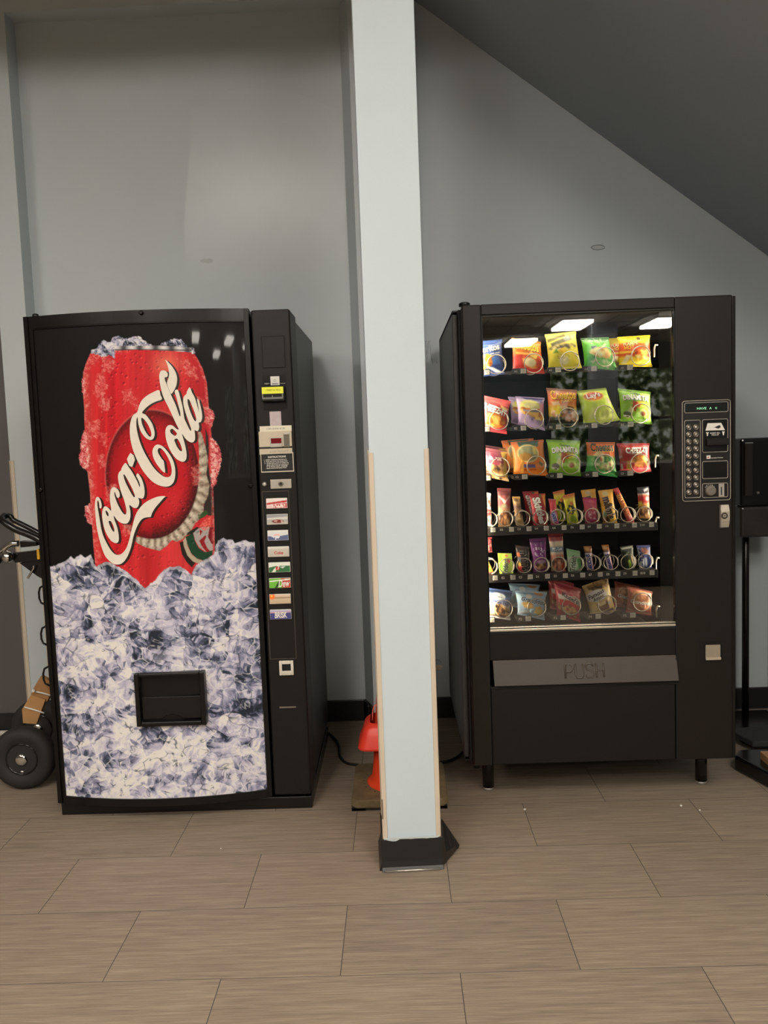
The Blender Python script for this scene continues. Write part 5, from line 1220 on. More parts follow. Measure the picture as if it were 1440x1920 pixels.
# ---- third shelf
c1 = bag('chip_bag', [(900, 838), (951, 846), (954, 903), (903, 892)], [('r', [(0, (126, 70, 76)), (.3, (150, 62, 84)), (.45, (176, 84, 100)), (.55, (214, 180, 140)), (1, (206, 170, 120))]), ('n', .5, .72, .5, .28, COOK, 8, 2), ('p', [(.75, .06), (1, .02), (1, .9), (.8, .8), (.85, .4)], (222, 184, 84), .05), ('p', [(.1, .22), (.5, .14), (.75, .3), (.5, .34)], (120, 46, 66), .04), ('p', [(.1, .42), (.7, .44), (.66, .52), (.1, .52)], (186, 70, 96), .04), ('s', .3, .26, .78, .36, (240, 210, 200), 18, 24, .5, 6)],
    'maroon and tan snack mix bag at the left end of the third shelf', CB, group=G3, sd=13)
c2 = bag('chip_bag', [(957, 829), (1019, 824), (1028, 892), (963, 890)], [('r', [(0, (190, 100, 60)), (.15, (226, 128, 54)), (1, (236, 134, 42))]), ('p', [(.2, .02), (.84, .02), (.8, .18), (.22, .16)], (52, 88, 76), .02), ('e', .46, .36, .33, .26, (240, 220, 150), .02), ('e', .46, .36, .29, .22, (150, 150, 110), .03), ('e', .38, .46, .2, .12, (190, 140, 60), .04), ('p', [(.62, .16), (.72, .16), (.72, .4), (.62, .4)], (214, 196, 110), .03), ('p', [(.26, .68), (.64, .68), (.64, .78), (.26, .78)], (56, 44, 110), .01), ('p', [(.22, .55), (.3, .55), (.28, .95), (.2, .95)], (246, 180, 70), .03), ('p', [(.78, .58), (.9, .66), (.86, .74), (.76, .66)], (96, 110, 50), .03), ('s', .3, .82, .66, .86, (200, 80, 30), 30, 40, .6, 3)],
    'plain orange snack bag with a dark green top band on the third shelf', CB, group=G3, sd=14, bulge=.024)
c3 = bag('chip_bag', [(1024, 824), (1088, 826), (1090, 893), (1029, 889)], DIN, 'green rolled chip bag with red stick in the middle of the third shelf', CB, [('DINAMITA', .52, .26, .82, 2, WH, dict(hr=.2, bold=.05, shade=(40, 44, 30), arc=.06)), ('Doritos', .52, .15, .3, -4, (30, 40, 28))], group=G3, sd=15)
c4 = bag('chip_bag', [(1099, 829), (1153, 829), (1158, 895), (1097, 887)], [('r', [(0, (196, 112, 70)), (.1, (228, 120, 56)), (.38, (232, 112, 44)), (.46, (100, 176, 78)), (1, (70, 172, 84))]), ('p', [(.55, .22), (.95, .18), (.95, .26), (.55, .3)], (244, 180, 60), .04), ('p', [(.2, .42), (.35, .26), (.5, .26), (.55, .38), (.35, .46)], (238, 214, 150), .05), ('n', .6, .62, .34, .22, GRN, 9, 4), ('n', .3, .6, .14, .16, GRN, 9, 8), ('p', [(.1, .84), (.9, .9), (.9, .94), (.1, .9)], (110, 206, 120), .03)],
    'orange and green cheese puff bag, fourth on the third shelf', CB, [('Cheetos', .52, .15, .8, 3, BK, dict(hr=.34, shade=(246, 206, 90)))], group=G3, sd=16)
c5 = bag('chip_bag', [(1156, 831), (1218, 831), (1221, 884), (1162, 888)], [('r', [(0, (150, 40, 46)), (.1, (176, 36, 44)), (.84, (186, 34, 44)), (.87, (220, 74, 84)), (1, (226, 90, 96))]), ('p', [(.2, .6), (.5, .5), (.5, .62), (.24, .7)], (230, 160, 80), .03), ('n', .66, .62, .24, .22, CHIP, 6, 2), ('e', .28, .78, .09, .11, (222, 176, 84), .02), ('p', [(.02, .7), (.08, .68), (.1, .86), (.04, .88)], (240, 226, 210), .02), ('p', [(.4, .34), (.66, .33), (.6, .38), (.4, .38)], (240, 200, 150), .02)],
    'red cheese cracker bag at the right end of the third shelf', CB, [('CHEEZ-IT', .56, .24, .70, 1, WH, dict(hr=.26, bold=.05, shade=(110, 16, 22)))], group=G3, sd=17)
behind(c2, -0.022, 0.09, 0.006, 'second orange bag just behind the plain orange bag on the third shelf', 'bags waiting behind')
behind(c1, 0.004, 0.08, 0.010, 'second maroon bag behind the maroon and tan bag on the third shelf', 'bags waiting behind')
# ---- fourth shelf: candies (narrow packets)
K = dict(bulge=.009, nu=24, nv=52, crimp=.06)
V_ = dict(hr=.38, bold=.04)
bag('candy_packet', [(904, 922), (920, 925), (924, 990), (906, 990)], [('n', .5, .5, .9, .7, [(.2, (120, 70, 60)), (.4, (226, 220, 210)), (.7, (240, 236, 230))], 7, 3), ('e', .5, .55, .5, .1, (150, 60, 60), .06)], 'white and brown candy packet cut by the left frame, fourth shelf', CA, group=G4, sd=21, **K)
bag('candy_packet', [(932, 915), (958, 916), (957, 990), (934, 990)], [('r', [(0, (110, 54, 54)), (.16, (104, 48, 48)), (.2, (150, 84, 80)), (.4, (176, 70, 74)), (.55, (206, 160, 120)), (1, (190, 150, 100))]), ('p', [(.1, .2), (.6, .3), (.9, .2), (.5, .4)], (226, 206, 200), .06), ('e', .5, .44, .2, .05, (170, 176, 130), .03), ('n', .5, .75, .45, .2, NUT, 8, 5)], 'nut packet with maroon top, second from left on the fourth shelf', CA, group=G4, sd=22, **K)
bag('candy_packet', [(960, 931), (975, 931), (983, 985), (967, 985)], [('r', [(0, (200, 160, 90)), (.2, (196, 154, 92)), (.35, (110, 76, 70)), (.5, (190, 150, 104)), (1, (206, 170, 126))]), ('e', .4, .12, .3, .05, (90, 60, 40), .03), ('e', .5, .84, .4, .1, (224, 200, 150), .03), ('e', .5, .84, .24, .06, (190, 150, 90), .03), ('n', .6, .6, .3, .1, NUT, 6, 9)], 'slim tan and brown candy bar, third on the fourth shelf', CA, group=G4, sd=23, **K)
d4 = bag('candy_packet', [(992, 926), (1022, 925), (1028, 990), (1000, 986)], [('g', (170, 40, 48), (160, 32, 42)), ('p', [(.75, .05), (1, .02), (1, .45), (.85, .3)], (232, 150, 50), .1), ('p', [(.6, .02), (.75, .02), (.7, .12), (.6, .14)], (80, 110, 60), .04), ('e', .9, .95, .3, .08, (226, 80, 50), .06)], 'red fruit candy bag with big white sideways lettering, fourth shelf', CA, [('Skittles', .5, .5, 1.72, -80, WH, dict(hr=.30, bold=.05, shade=(90, 20, 24)))], group=G4, sd=24, bulge=.011, nu=30, nv=52)
bag('candy_packet', [(1028, 935), (1042, 936), (1049, 986), (1033, 987)], [('r', [(0, (226, 130, 146)), (.08, (214, 70, 84)), (.36, (206, 54, 70)), (.45, (226, 120, 150)), (1, (224, 100, 140))]), ('e', .45, .66, .34, .2, (200, 200, 226), .06)], 'pink taffy stick with blue lettering, fifth on the fourth shelf', CA, [('LAFFY', .45, .66, 1.2, -78, (60, 80, 160), dict(hr=.34, bold=.04))], group=G4, sd=25, **K)
d6 = bag('candy_packet', [(1055, 929), (1077, 924), (1086, 984), (1064, 985)], [('r', [(0, (214, 110, 80)), (.1, (220, 150, 70)), (.16, (218, 204, 60)), (1, (206, 210, 50))]), ('n', .5, .5, .42, .16, [(.3, (30, 34, 24)), (.5, (60, 60, 26)), (.62, (220, 206, 50))], 9, 4), ('e', .6, .3, .14, .06, (220, 110, 60), .04), ('n', .5, .8, .42, .14, [(.2, (120, 150, 30)), (.6, (226, 226, 60))], 6, 8)], 'lime yellow sour candy packet, sixth on the fourth shelf', CA, group=G4, sd=26, **K)
bag('candy_packet', [(1092, 932), (1119, 934), (1122, 983), (1097, 984)], [('r', [(0, (170, 40, 84)), (.12, (196, 56, 110)), (.4, (204, 84, 100)), (1, (176, 56, 96))]), ('n', .6, .25, .3, .16, [(.3, (180, 60, 90)), (.6, (226, 150, 120))], 7, 3), ('s', .25, .5, .5, .9, (236, 196, 206), 12, 16, .5, 3), ('s', .58, .5, .84, .86, (230, 180, 196), 14, 18, .45, 5)], 'magenta gummy packet with rows of small print, fourth shelf', CA, group=G4, sd=27, **K)
d8 = bag('candy_packet', [(1121, 920), (1149, 917), (1158, 984), (1131, 985)], [('g', (226, 164, 56), (232, 178, 50)), ('e', .45, .1, .2, .06, (206, 190, 150), .02), ('p', [(0, .2), (.2, .25), (.25, .5), (.05, .45)], (214, 150, 50), .05), ('n', .25, .85, .22, .1, NUT, 6, 4), ('e', .2, .68, .12, .08, (110, 150, 110), .04)], 'golden yellow peanut candy bag with sideways brown letters, fourth shelf', CA, [("m&m's", .55, .50, 1.55, -82, (60, 36, 28), dict(hr=.40, bold=.06, shade=WH))], group=G4, sd=28, bulge=.011, nu=30, nv=52)
bag('candy_stick', [(1149, 917), (1159, 914), (1190, 978), (1178, 983)], [('r', [(0, (190, 40, 44)), (.16, (196, 50, 44)), (.2, (236, 190, 90)), (.5, (238, 170, 70)), (.66, (226, 110, 80)), (1, (224, 96, 90))]), ('p', [(.5, .7), (1, .72), (1, .9), (.5, .88)], (240, 170, 160), .08)], 'slanting orange fruit chew stick leaning across its coil, fourth shelf', CA, [('STARBURST', .5, .46, 4.0, -90, (214, 86, 40), dict(hr=.15, bold=.04, shade=(250, 226, 150)))], group=G4, sd=29, bulge=.006, nu=16, nv=52, crimp=.05)
bag('candy_packet', [(1194, 914), (1217, 912), (1220, 978), (1198, 977)], [('r', [(0, (30, 30, 40)), (.16, (26, 26, 32)), (.2, (214, 206, 196)), (.24, (210, 110, 80)), (.3, (186, 44, 48)), (.42, (190, 50, 50)), (.5, (214, 160, 90)), (.9, (190, 140, 80)), (.94, (40, 34, 30)), (1, (28, 26, 26))]), ('e', .75, .34, .18, .06, (206, 200, 190), .03), ('p', [(0, .42), (.3, .4), (.3, .56), (0, .56)], (226, 200, 70), .05), ('n', .5, .7, .46, .17, NUT, 7, 5), ('p', [(.5, .08), (.9, .02), (.95, .06), (.55, .16)], (220, 220, 226), .02)], 'peanut packet with black top and red band, right end of the fourth shelf', CA, group=G4, sd=30, **K)
behind(d4, -0.016, 0.055, 0.006, 'second red fruit candy bag behind the one with white sideways lettering', 'packets waiting behind')
behind(d8, -0.050, 0.055, 0.000, 'second golden bag showing behind the golden peanut candy bag', 'packets waiting behind')
behind(d6, -0.026, 0.055, 0.010, 'second sour candy packet with red top behind the lime yellow one', 'packets waiting behind')
# ---- fifth shelf
bag('candy_stick', [(903, 1040), (914, 1046), (928, 1077), (911, 1079)], [('r', [(0, (226, 120, 50)), (.2, (240, 200, 90)), (.82, (242, 180, 60)), (.88, (150, 60, 110)), (1, (130, 50, 100))]), ('s', .2, .3, .8, .8, (206, 70, 40), 5, 12, .5, 3)], 'orange and yellow chew stick at the left end of the fifth shelf', CA, group=G5, sd=31, bulge=.006, nu=16, nv=40)
bag('candy_packet', [(912, 1008), (922, 1007), (923, 1035), (913, 1036)], [('g', (150, 50, 56), (190, 90, 84)), ('n', .5, .6, .5, .3, [(.3, (130, 40, 46)), (.7, (226, 170, 150))], 6, 3)], 'small red wrapper above the orange chew stick, left end of the fifth shelf', CA, group=G5, sd=32, bulge=.006, nu=16, nv=30, Y=3.09)
bag('gum_pack', [(933, 1037), (958.5, 1037), (962, 1078), (936.5, 1079)], [('g', (196, 222, 100), (200, 226, 110)), ('p', [(.0, .0), (.3, 0), (.2, .7), (0, .5)], (150, 200, 70), .06), ('p', [(.3, .4), (.62, .22), (.72, .5), (.55, .95), (.3, .95)], (226, 240, 180), .08), ('p', [(.6, .28), (.86, .24), (.84, .42), (.7, .46)], (214, 110, 110), .03), ('e', .6, .1, .1, .06, (206, 110, 80), .03)], 'lime green gum pack, second from left on the fifth shelf', 'gum', [('Trident', .46, .60, 1.18, 82, (70, 84, 80), dict(hr=.34, bold=.02))], group=G5, sd=33, box=True, bulge=.012, nu=30, nv=40)
bag('candy_packet', [(966, 1022), (993, 1025), (996, 1078), (969, 1079)], [('g', (62, 46, 42), (48, 36, 32)), ('e', .18, .3, .16, .08, (206, 110, 60), .04), ('e', .22, .46, .1, .07, (70, 100, 140), .04), ('e', .28, .78, .24, .13, (186, 50, 44), .04), ('e', .2, .62, .1, .08, (206, 170, 60), .04)], 'dark brown chocolate candy bag with sideways white letters, fifth shelf', CA, [("m&m's", .62, .46, 1.5, -86, (52, 38, 34), dict(hr=.44, bold=.08, shade=WH))], group=G5, sd=34, bulge=.011, nu=30, nv=46)
bag('candy_packet', [(992, 1010), (1024, 1008), (1027, 1074), (1000, 1077)], [('r', [(0, (90, 40, 92)), (.14, (110, 52, 110)), (.16, (128, 50, 130)), (1, (120, 44, 120))]), ('s', .16, .18, .86, .36, (230, 206, 232), 12, 14, .4, 3), ('s', .2, .38, .9, .5, (232, 214, 236), 12, 16, .38, 7), ('n', .58, .76, .34, .12, NUT, 7, 4), ('e', .6, .66, .3, .06, (190, 150, 180), .05)], 'purple raisin packet with white scrawled print, fifth shelf', CA, group=G5, sd=35, bulge=.011, nu=34, nv=56)
bag('candy_packet', [(1027, 999), (1055, 998), (1061, 1074), (1034, 1077)], [('r', [(0, (140, 34, 36)), (.18, (150, 36, 38)), (.22, (214, 196, 170)), (.32, (206, 190, 160)), (.36, (110, 130, 150)), (.44, (100, 120, 140)), (.48, (214, 200, 180)), (.56, (200, 130, 110)), (.9, (206, 170, 130)), (.94, (160, 50, 46)), (1, (150, 40, 40))]), ('n', .5, .72, .42, .17, PNK, 8, 5), ('p', [(.7, .8), (1, .7), (1, 1), (.75, 1)], (206, 80, 50), .06), ('s', .2, .36, .85, .43, (226, 230, 236), 16, 40, .5, 2)], 'trail mix packet with red top and blue band, fifth shelf', CA, group=G5, sd=36, bulge=.011, nu=30, nv=56)
bag('gum_pack', [(1061, 1028), (1086, 1033), (1089.5, 1073), (1065, 1075)], [('g', (176, 214, 166), (160, 208, 156)), ('p', [(.0, .3), (.6, .3), (.75, .7), (.4, 1), (0, 1)], (218, 236, 206), .1), ('p', [(.75, .4), (1, .3), (1, .95), (.82, .9)], (96, 160, 96), .08), ('p', [(.0, .0), (1, 0), (.9, .12), (.3, .1)], (150, 196, 140), .04)], 'pale mint green gum pack, sixth on the fifth shelf', 'gum', [('Trident', .40, .56, 1.2, 80, (64, 80, 76), dict(hr=.34, bold=.02))], group=G5, sd=37, box=True, bulge=.012, nu=30, nv=40)
SN = [('r', [(0, (176, 112, 60)), (.2, (160, 92, 46)), (.24, (70, 44, 36)), (.28, (226, 214, 226)), (.92, (222, 206, 222)), (1, (196, 120, 130))]), ('e', .4, .1, .3, .06, (226, 180, 110), .05), ('p', [(.84, .25), (1, .25), (1, 1), (.84, 1)], (180, 110, 96), .03)]
bag('candy_bar', [(1094, 1024), (1109, 1024), (1114, 1072), (1101, 1073)], SN, 'slim brown and white chocolate bar, left one of the pair on the fifth shelf', CA, [('SNICKERS', .44, .62, 2.3, -84, (60, 60, 130), dict(hr=.25, bold=.06))], group=G5, sd=38, bulge=.007, nu=18, nv=44)
bag('candy_bar', [(1127.5, 1022), (1141, 1021), (1151, 1070), (1140, 1072)], SN, 'slim brown and white chocolate bar, right one of the pair on the fifth shelf', CA, [('SATISFIES', .46, .62, 2.4, -84, (60, 60, 130), dict(hr=.22, bold=.06))], group=G5, sd=39, bulge=.007, nu=18, nv=44)
bag('candy_packet', [(1162, 1025), (1187, 1022), (1191, 1067), (1169, 1069)], [('g', (36, 40, 28), (40, 46, 30)), ('p', [(.05, .06), (.95, .02), (.95, .1), (.1, .14)], (206, 206, 190), .03), ('p', [(.4, .62), (.6, .55), (.7, .85), (.5, .95)], (170, 206, 70), .04), ('p', [(.7, .3), (.9, .5), (.88, .8), (.74, .6)], (180, 150, 110), .06), ('p', [(.2, .35), (.6, .22), (.62, .26), (.25, .42)], (150, 160, 130), .03)], 'black green nut packet with a lime mark, ninth on the fifth shelf', CA, group=G5, sd=40, bulge=.010, nu=28, nv=44)
bag('candy_packet', [(1193, 1023), (1219, 1022), (1223, 1067), (1199, 1068)], [('g', (58, 62, 104), (62, 76, 136)), ('n', .52, .22, .3, .12, [(.3, (110, 60, 40)), (.6, (196, 120, 80))], 8, 3), ('s', .02, .42, .4, 1, (222, 226, 232), 12, 16, .55, 4), ('p', [(.44, .5), (.62, .5), (.62, .9), (.46, .9)], (206, 210, 220), .02), ('s', .0, .1, .2, .4, (220, 224, 236), 14, 14, .5, 8), ('s', .66, .45, .95, .9, (40, 54, 120), 9, 3, .5, 4)], 'blue cookie packet at the right end of the fifth shelf', CA, group=G5, sd=41, bulge=.010, nu=30, nv=44)
# ---- bottom shelf
f1 = bag('cookie_bag', [(906, 1101), (961, 1108), (957, 1163), (908, 1155)], [('r', [(0, (56, 72, 106)), (.14, (62, 80, 118)), (.3, (110, 130, 176)), (.42, (140, 156, 196)), (.5, (226, 222, 214)), (1, (214, 206, 196))]), ('e', .50, .22, .26, .11, (206, 210, 206), .02), ('n', .5, .74, .5, .24, COOK, 6, 3), ('e', .44, .56, .05, .05, (60, 36, 26), .02), ('e', .75, .74, .04, .05, (60, 36, 26), .02), ('e', .6, .86, .05, .05, (60, 36, 26), .02), ('p', [(.02, .9), (1, .98), (1, 1), (.02, 1)], (226, 222, 226), .02)], 'blue and white chocolate chip cookie bag at the left end of the bottom shelf', 'cookie bag', [("Grandma's", .5, .22, .42, -10, (96, 110, 130), dict(bold=.01, shear=.3)), ('Chocolate Chip', .5, .42, .8, -12, (70, 74, 120), dict(bold=.02, shear=.2))], group=G6, sd=42, bulge=.022)
f2 = bag('cookie_bag', [(965, 1107), (1026, 1110), (1021, 1163), (970, 1152)], [('r', [(0, (120, 144, 166)), (.12, (160, 190, 212)), (1, (178, 206, 226))]), ('n', .34, .52, .17, .15, [(.2, (206, 150, 70)), (.6, (240, 200, 110))], 6, 3), ('n', .74, .68, .16, .15, [(.2, (206, 150, 70)), (.6, (244, 210, 110))], 6, 6), ('p', [(.55, .04), (.9, .06), (.85, .14), (.65, .12)], (206, 140, 90), .03), ('e', .42, .18, .1, .08, (240, 236, 230), .02), ('p', [(.0, .9), (.3, .72), (.4, .8), (.1, .95)], (222, 234, 240), .05)], 'light blue cookie bag with two yellow cookies, second on the bottom shelf', 'cookie bag', [("Grandma's", .58, .33, .86, -6, (40, 44, 60), dict(bold=.01, shear=.35, shade=(214, 226, 236)))], group=G6, sd=43, bulge=.022)
f3 = bag('cookie_bag', [(1037, 1087), (1090, 1104), (1088, 1167), (1044, 1152)], [('r', [(0, (170, 62, 70)), (.3, (180, 54, 62)), (1, (190, 66, 70))]), ('p', [(0, .2), (1, .2), (1, .23), (0, .23)], (206, 110, 110), .02), ('p', [(.08, .36), (.5, .3), (1, .34), (1, .52), (.5, .44), (.1, .6)], (232, 222, 210), .05), ('p', [(.1, .5), (.5, .44), (1, .54), (1, .64), (.5, .54), (.15, .66)], (206, 60, 56), .03), ('n', .5, .74, .46, .14, COOK, 6, 5), ('e', .44, .72, .07, .05, (176, 90, 60), .02), ('e', .78, .78, .08, .05, (176, 90, 60), .02), ('e', .2, .76, .06, .04, (176, 90, 60), .02)], 'red and white jam cookie bag in the middle of the bottom shelf', 'cookie bag', [("Knott's", .56, .36, .62, -14, BK, dict(bold=.03)), ('s', .52, .54, .3, -10, (240, 220, 210))][:1], group=G6, sd=44, bulge=.022)
f4 = bag('cookie_bag', [(1091, 1099), (1140, 1082), (1155, 1145), (1107, 1154)], [('g', (206, 178, 116), (222, 190, 118)), ('n', .55, .12, .5, .12, [(.2, (70, 50, 34)), (.42, (150, 116, 72)), (.6, (206, 170, 110)), (.9, (214, 186, 130))], 9, 3), ('e', .38, .40, .42, .18, (222, 218, 214), .05), ('p', [(.3, .66), (.75, .6), (.78, .88), (.42, .95)], (110, 74, 54), .03), ('p', [(.34, .64), (.7, .6), (.66, .7), (.4, .74)], (226, 206, 160), .03), ('p', [(.44, .98), (.9, .88), (.95, .96), (.5, 1)], (30, 26, 22), .03), ('p', [(.05, .66), (.25, .62), (.34, .95), (.1, .97)], (232, 206, 130), .04), ('e', .82, .7, .07, .05, (190, 190, 190), .02)], 'tan cookie bag with black script on white, fourth on the bottom shelf', 'cookie bag', [('Famous', .38, .34, .66, 14, BK, dict(bold=.02, shear=.25)), ('Amos', .42, .47, .46, 14, BK, dict(bold=.02, shear=.25))], group=G6, sd=45, bulge=.022)
f6 = bag('cookie_bag', [(1176, 1099), (1224, 1109), (1222, 1155), (1173, 1147)], [('r', [(0, (140, 70, 56)), (.12, (176, 92, 66)), (1, (170, 78, 60))]), ('e', .55, .42, .42, .36, (206, 150, 100), .06), ('n', .55, .4, .38, .3, [(.2, (150, 90, 60)), (.5, (206, 150, 100)), (.8, (234, 200, 160))], 6, 3), ('e', .6, .66, .3, .16, (196, 120, 80), .05), ('p', [(.04, .84), (.96, .9), (.96, .96), (.04, .9)], (206, 140, 120), .03)], 'reddish brown cookie bag at the right end of the bottom shelf', 'cookie bag', [("Grandma's", .54, .50, .86, 2, WH, dict(bold=.015, shear=.3, shade=(96, 50, 40)))], group=G6, sd=46, bulge=.020)
behind(f2, -0.012, 0.08, 0.014, 'second light blue bag behind the cookie bag with two yellow cookies', 'bags waiting behind')
behind(f6, -0.026, 0.08, 0.006, 'second reddish bag behind the reddish brown cookie bag', 'bags waiting behind')
behind(f3, -0.010, 0.08, 0.006, 'second red cookie bag behind the red and white jam cookie bag', 'bags waiting behind')
# ================================================================== traffic cone, cords, hand truck and the stands at the right
m_or = mat('cone_orange', (232, 72, 36), rough=0.42, var=0.07, scale=10)
m_or2 = mat('collar_orange', (240, 66, 48), rough=0.38, var=0.05, scale=8)
m_rub = mat('dusty_rubber', (112, 96, 66), rough=0.8, var=0.35, scale=14, bump=0.3, bscale=80)
cone = thing('traffic_cone', (-0.030, 3.105, 0), 'orange traffic cone on a dirty square base behind the blue column', 'traffic cone')
cx, cy = -0.030, 3.105
mb = MB(); hb = 0.178
mb.prism([(cx - hb, cy - hb + 0.02), (cx - hb + 0.02, cy - hb), (cx + hb - 0.02, cy - hb), (cx + hb, cy - hb + 0.02), (cx + hb, cy + hb - 0.02), (cx + hb - 0.02, cy + hb), (cx - hb + 0.02, cy + hb), (cx - hb, cy + hb - 0.02)], 0.010, 0.042, 'z')
mb.build('base', m_rub, cone, 0.006)
mb = MB()
for sx in (-1, 1):
    for sy in (-1, 1): mb.box(cx + sx * 0.15 - 0.028, cx + sx * 0.15 + 0.024, cy + sy * 0.15 - 0.024, cy + sy * 0.15 + 0.024, 0, 0.012)
mb.box(cx - hb + .004, cx + hb - .004, cy - hb + .004, cy + hb - .004, 0.003, 0.011)
mb.build('base_feet', m_cove, cone)
MB().lathe([(0.128, 0.041), (0.118, 0.045), (0.106, 0.060), (0.100, 0.10), (0.082, 0.32), (0.055, 0.66), (0.036, 0.90), (0.030, 0.905), (0.026, 0.90)], (cx, cy, 0), 40).build('cone_body', m_or, cone)
mb = MB()
for k in range(30):
    a = 2 * PI * k / 30; mb.lathe([(0.004, 0), (0.004, 0.0012)], (cx + 0.138 * math.cos(a), cy + 0.138 * math.sin(a), 0.0415), 6)
mb.build('base_dimples', m_cove, cone)
# collar: flared orange plastic skirt slipped over the cone, with a wire loop
col_ = thing('cone_collar', (cx, cy, 0.19), 'flared orange plastic skirt slipped over the traffic cone behind the column', 'cone collar')
mb = MB(); prof = [(0.074, 0.290, 0.02), (0.088, 0.280, 0.03), (0.096, 0.270, 0.03), (0.104, 0.245, 0.035), (0.120, 0.206, 0.04), (0.122, 0.198, 0.04), (0.116, 0.196, 0.04), (0.085, 0.250, 0.02)]
def rsq(h, r, z):
    o = []
    for sx, sy, a0 in ((1, 1, 0), (-1, 1, 90), (-1, -1, 180), (1, -1, 270)):
        for k in range(5):
            a = math.radians(a0 + 22.5 * k); o.append((cx - 0.030 + sx * (h - r) + r * math.cos(a), cy + sy * (h - r) * 0.8 + r * math.sin(a), z))
    return o
R_ = [rsq(h, r, z) for h, z, r in prof]; nn = len(R_[0]); vs = [p for q in R_ for p in q]; fs = []
for i in range(len(R_) - 1):
    for j in range(nn): fs.append((i * nn + j, i * nn + (j + 1) % nn, (i + 1) * nn + (j + 1) % nn, (i + 1) * nn + j))
mb.add(vs, fs, 0, True); mb.build('skirt', m_or2, col_)
p0 = at(698, 1351, 3.0); p1 = at(699, 1332, 3.0); p2 = at(707, 1321, 3.0); p3 = at(716, 1322, 3.0)
MB().tube([p0, (p0 + p1) / 2, p1, (p1 + p2) / 2 + Vector((-.003, 0, .006)), p2, p3, p3 + Vector((0.03, 0.02, -0.01))], 0.0022, 7).build('wire_loop', mat('orange_wire', (240, 110, 90), rough=0.4), col_)
# cords on the floor
m_cord = mat('black_cord', (24, 22, 21), rough=0.5)
def smooth_path(pts, k=6):
    P = [Vector(p) for p in pts]; out = []
    for i in range(len(P) - 1):
        a, b, c, d = P[max(i - 1, 0)], P[i], P[i + 1], P[min(i + 2, len(P) - 1)]
        for q in range(k):
            t = q / k; out.append(0.5 * ((2 * b) + (c - a) * t + (2 * a - 5 * b + 4 * c - d) * t * t + (3 * b - a - 3 * c + d) * t ** 3))
    return out + [P[-1]]
def cord(pxs, label, extra=()):
    pts = [(*fl(x, y)[:2], h) for x, y, h in pxs] + list(extra)
    o = MB().tube(smooth_path(pts), 0.0058, 8).build('power_cord', m_cord)
    return tag(o, label, 'power cord')
cord([(604, 1384, .03), (614, 1378, .012), (628, 1388, .006), (636, 1402, .006), (638, 1420, .006), (650, 1433, .006), (672, 1437, .006), (700, 1441, .006), (728, 1438, .006), (750, 1425, .006), (760, 1405, .006)], 'black power cord curling over the floor from the soda machine')
cord([(876, 1395, .05), (872, 1408, .012), (860, 1420, .006), (845, 1428, .006), (828, 1432, .006), (806, 1434, .006), (790, 1425, .006), (782, 1405, .006)], 'black power cord on the floor beside the snack machine legs')

# ---- hand truck left of the soda machine, standing sideways on
m_tyre = mat('tyre_rubber', (34, 31, 29), rough=0.75, var=0.12, bump=0.1, bscale=120)
m_rimb = mat('rim_gloss_black', (16, 15, 15), rough=0.15)
m_chr = mat('chrome', (226, 224, 218), rough=0.12, metal=1.0)
m_trk = mat('hand_truck_black', (22, 20, 20), rough=0.25, var=0.08)
trk = thing('hand_truck', (-1.5, 3.4, 0), 'black hand truck with pneumatic wheels standing left of the soda machine', 'hand truck')
def wheel(c, r=0.128, w=0.075):
    x, y, z = c
    tp = [(r * .52, -w * .36), (r * .60, -w * .47), (r * .80, -w * .5), (r * .93, -w * .40), (r * .99, -w * .16), (r, 0), (r * .99, w * .16), (r * .93, w * .40), (r * .80, w * .5), (r * .60, w * .47), (r * .52, w * .36)]
    wl = MB().lathe([(a, b) for a, b in tp], (x, y, z), 44, 'y').build('wheel', m_tyre, trk)
    MB().lathe([(r * .53, w * .34), (r * .50, w * .40), (r * .46, w * .36), (r * .40, w * .20), (r * .26, w * .18), (r * .24, w * .28), (r * .20, w * .28)], (x, y, z), 36, 'y').build('rim', m_rimb, wl)
    MB().lathe([(r * .20, w * .28), (r * .20, w * .42), (r * .15, w * .50), (r * .07, w * .52)], (x, y, z), 24, 'y').build('hub_cap', m_chr, wl)
    MB().tube([(x - .012, y - w * .33, z - r * .38), (x + .006, y - w * .36, z - r * .40)], 0.0045, 8).build('valve_stem', m_chr, wl)
    mb = MB()
    for k in range(5):
        a = 2 * PI * k / 5 + .4; mb.tube([(x + r * .33 * math.cos(a), y - w * .18, z + r * .33 * math.sin(a)), (x + r * .33 * math.cos(a), y - w * .24, z + r * .33 * math.sin(a))], 0.005, 8)
    mb.build('rim_bolts', m_rimb, wl)
wc = at(46, 1418, 3.235); wheel((wc.x, 3.235, 0.128))
wheel((-1.640, 3.60, 0.128))
MB().tube([(wc.x, 3.24, 0.128), (-1.640, 3.60, 0.128)], 0.011, 10).build('axle', m_trk, trk)
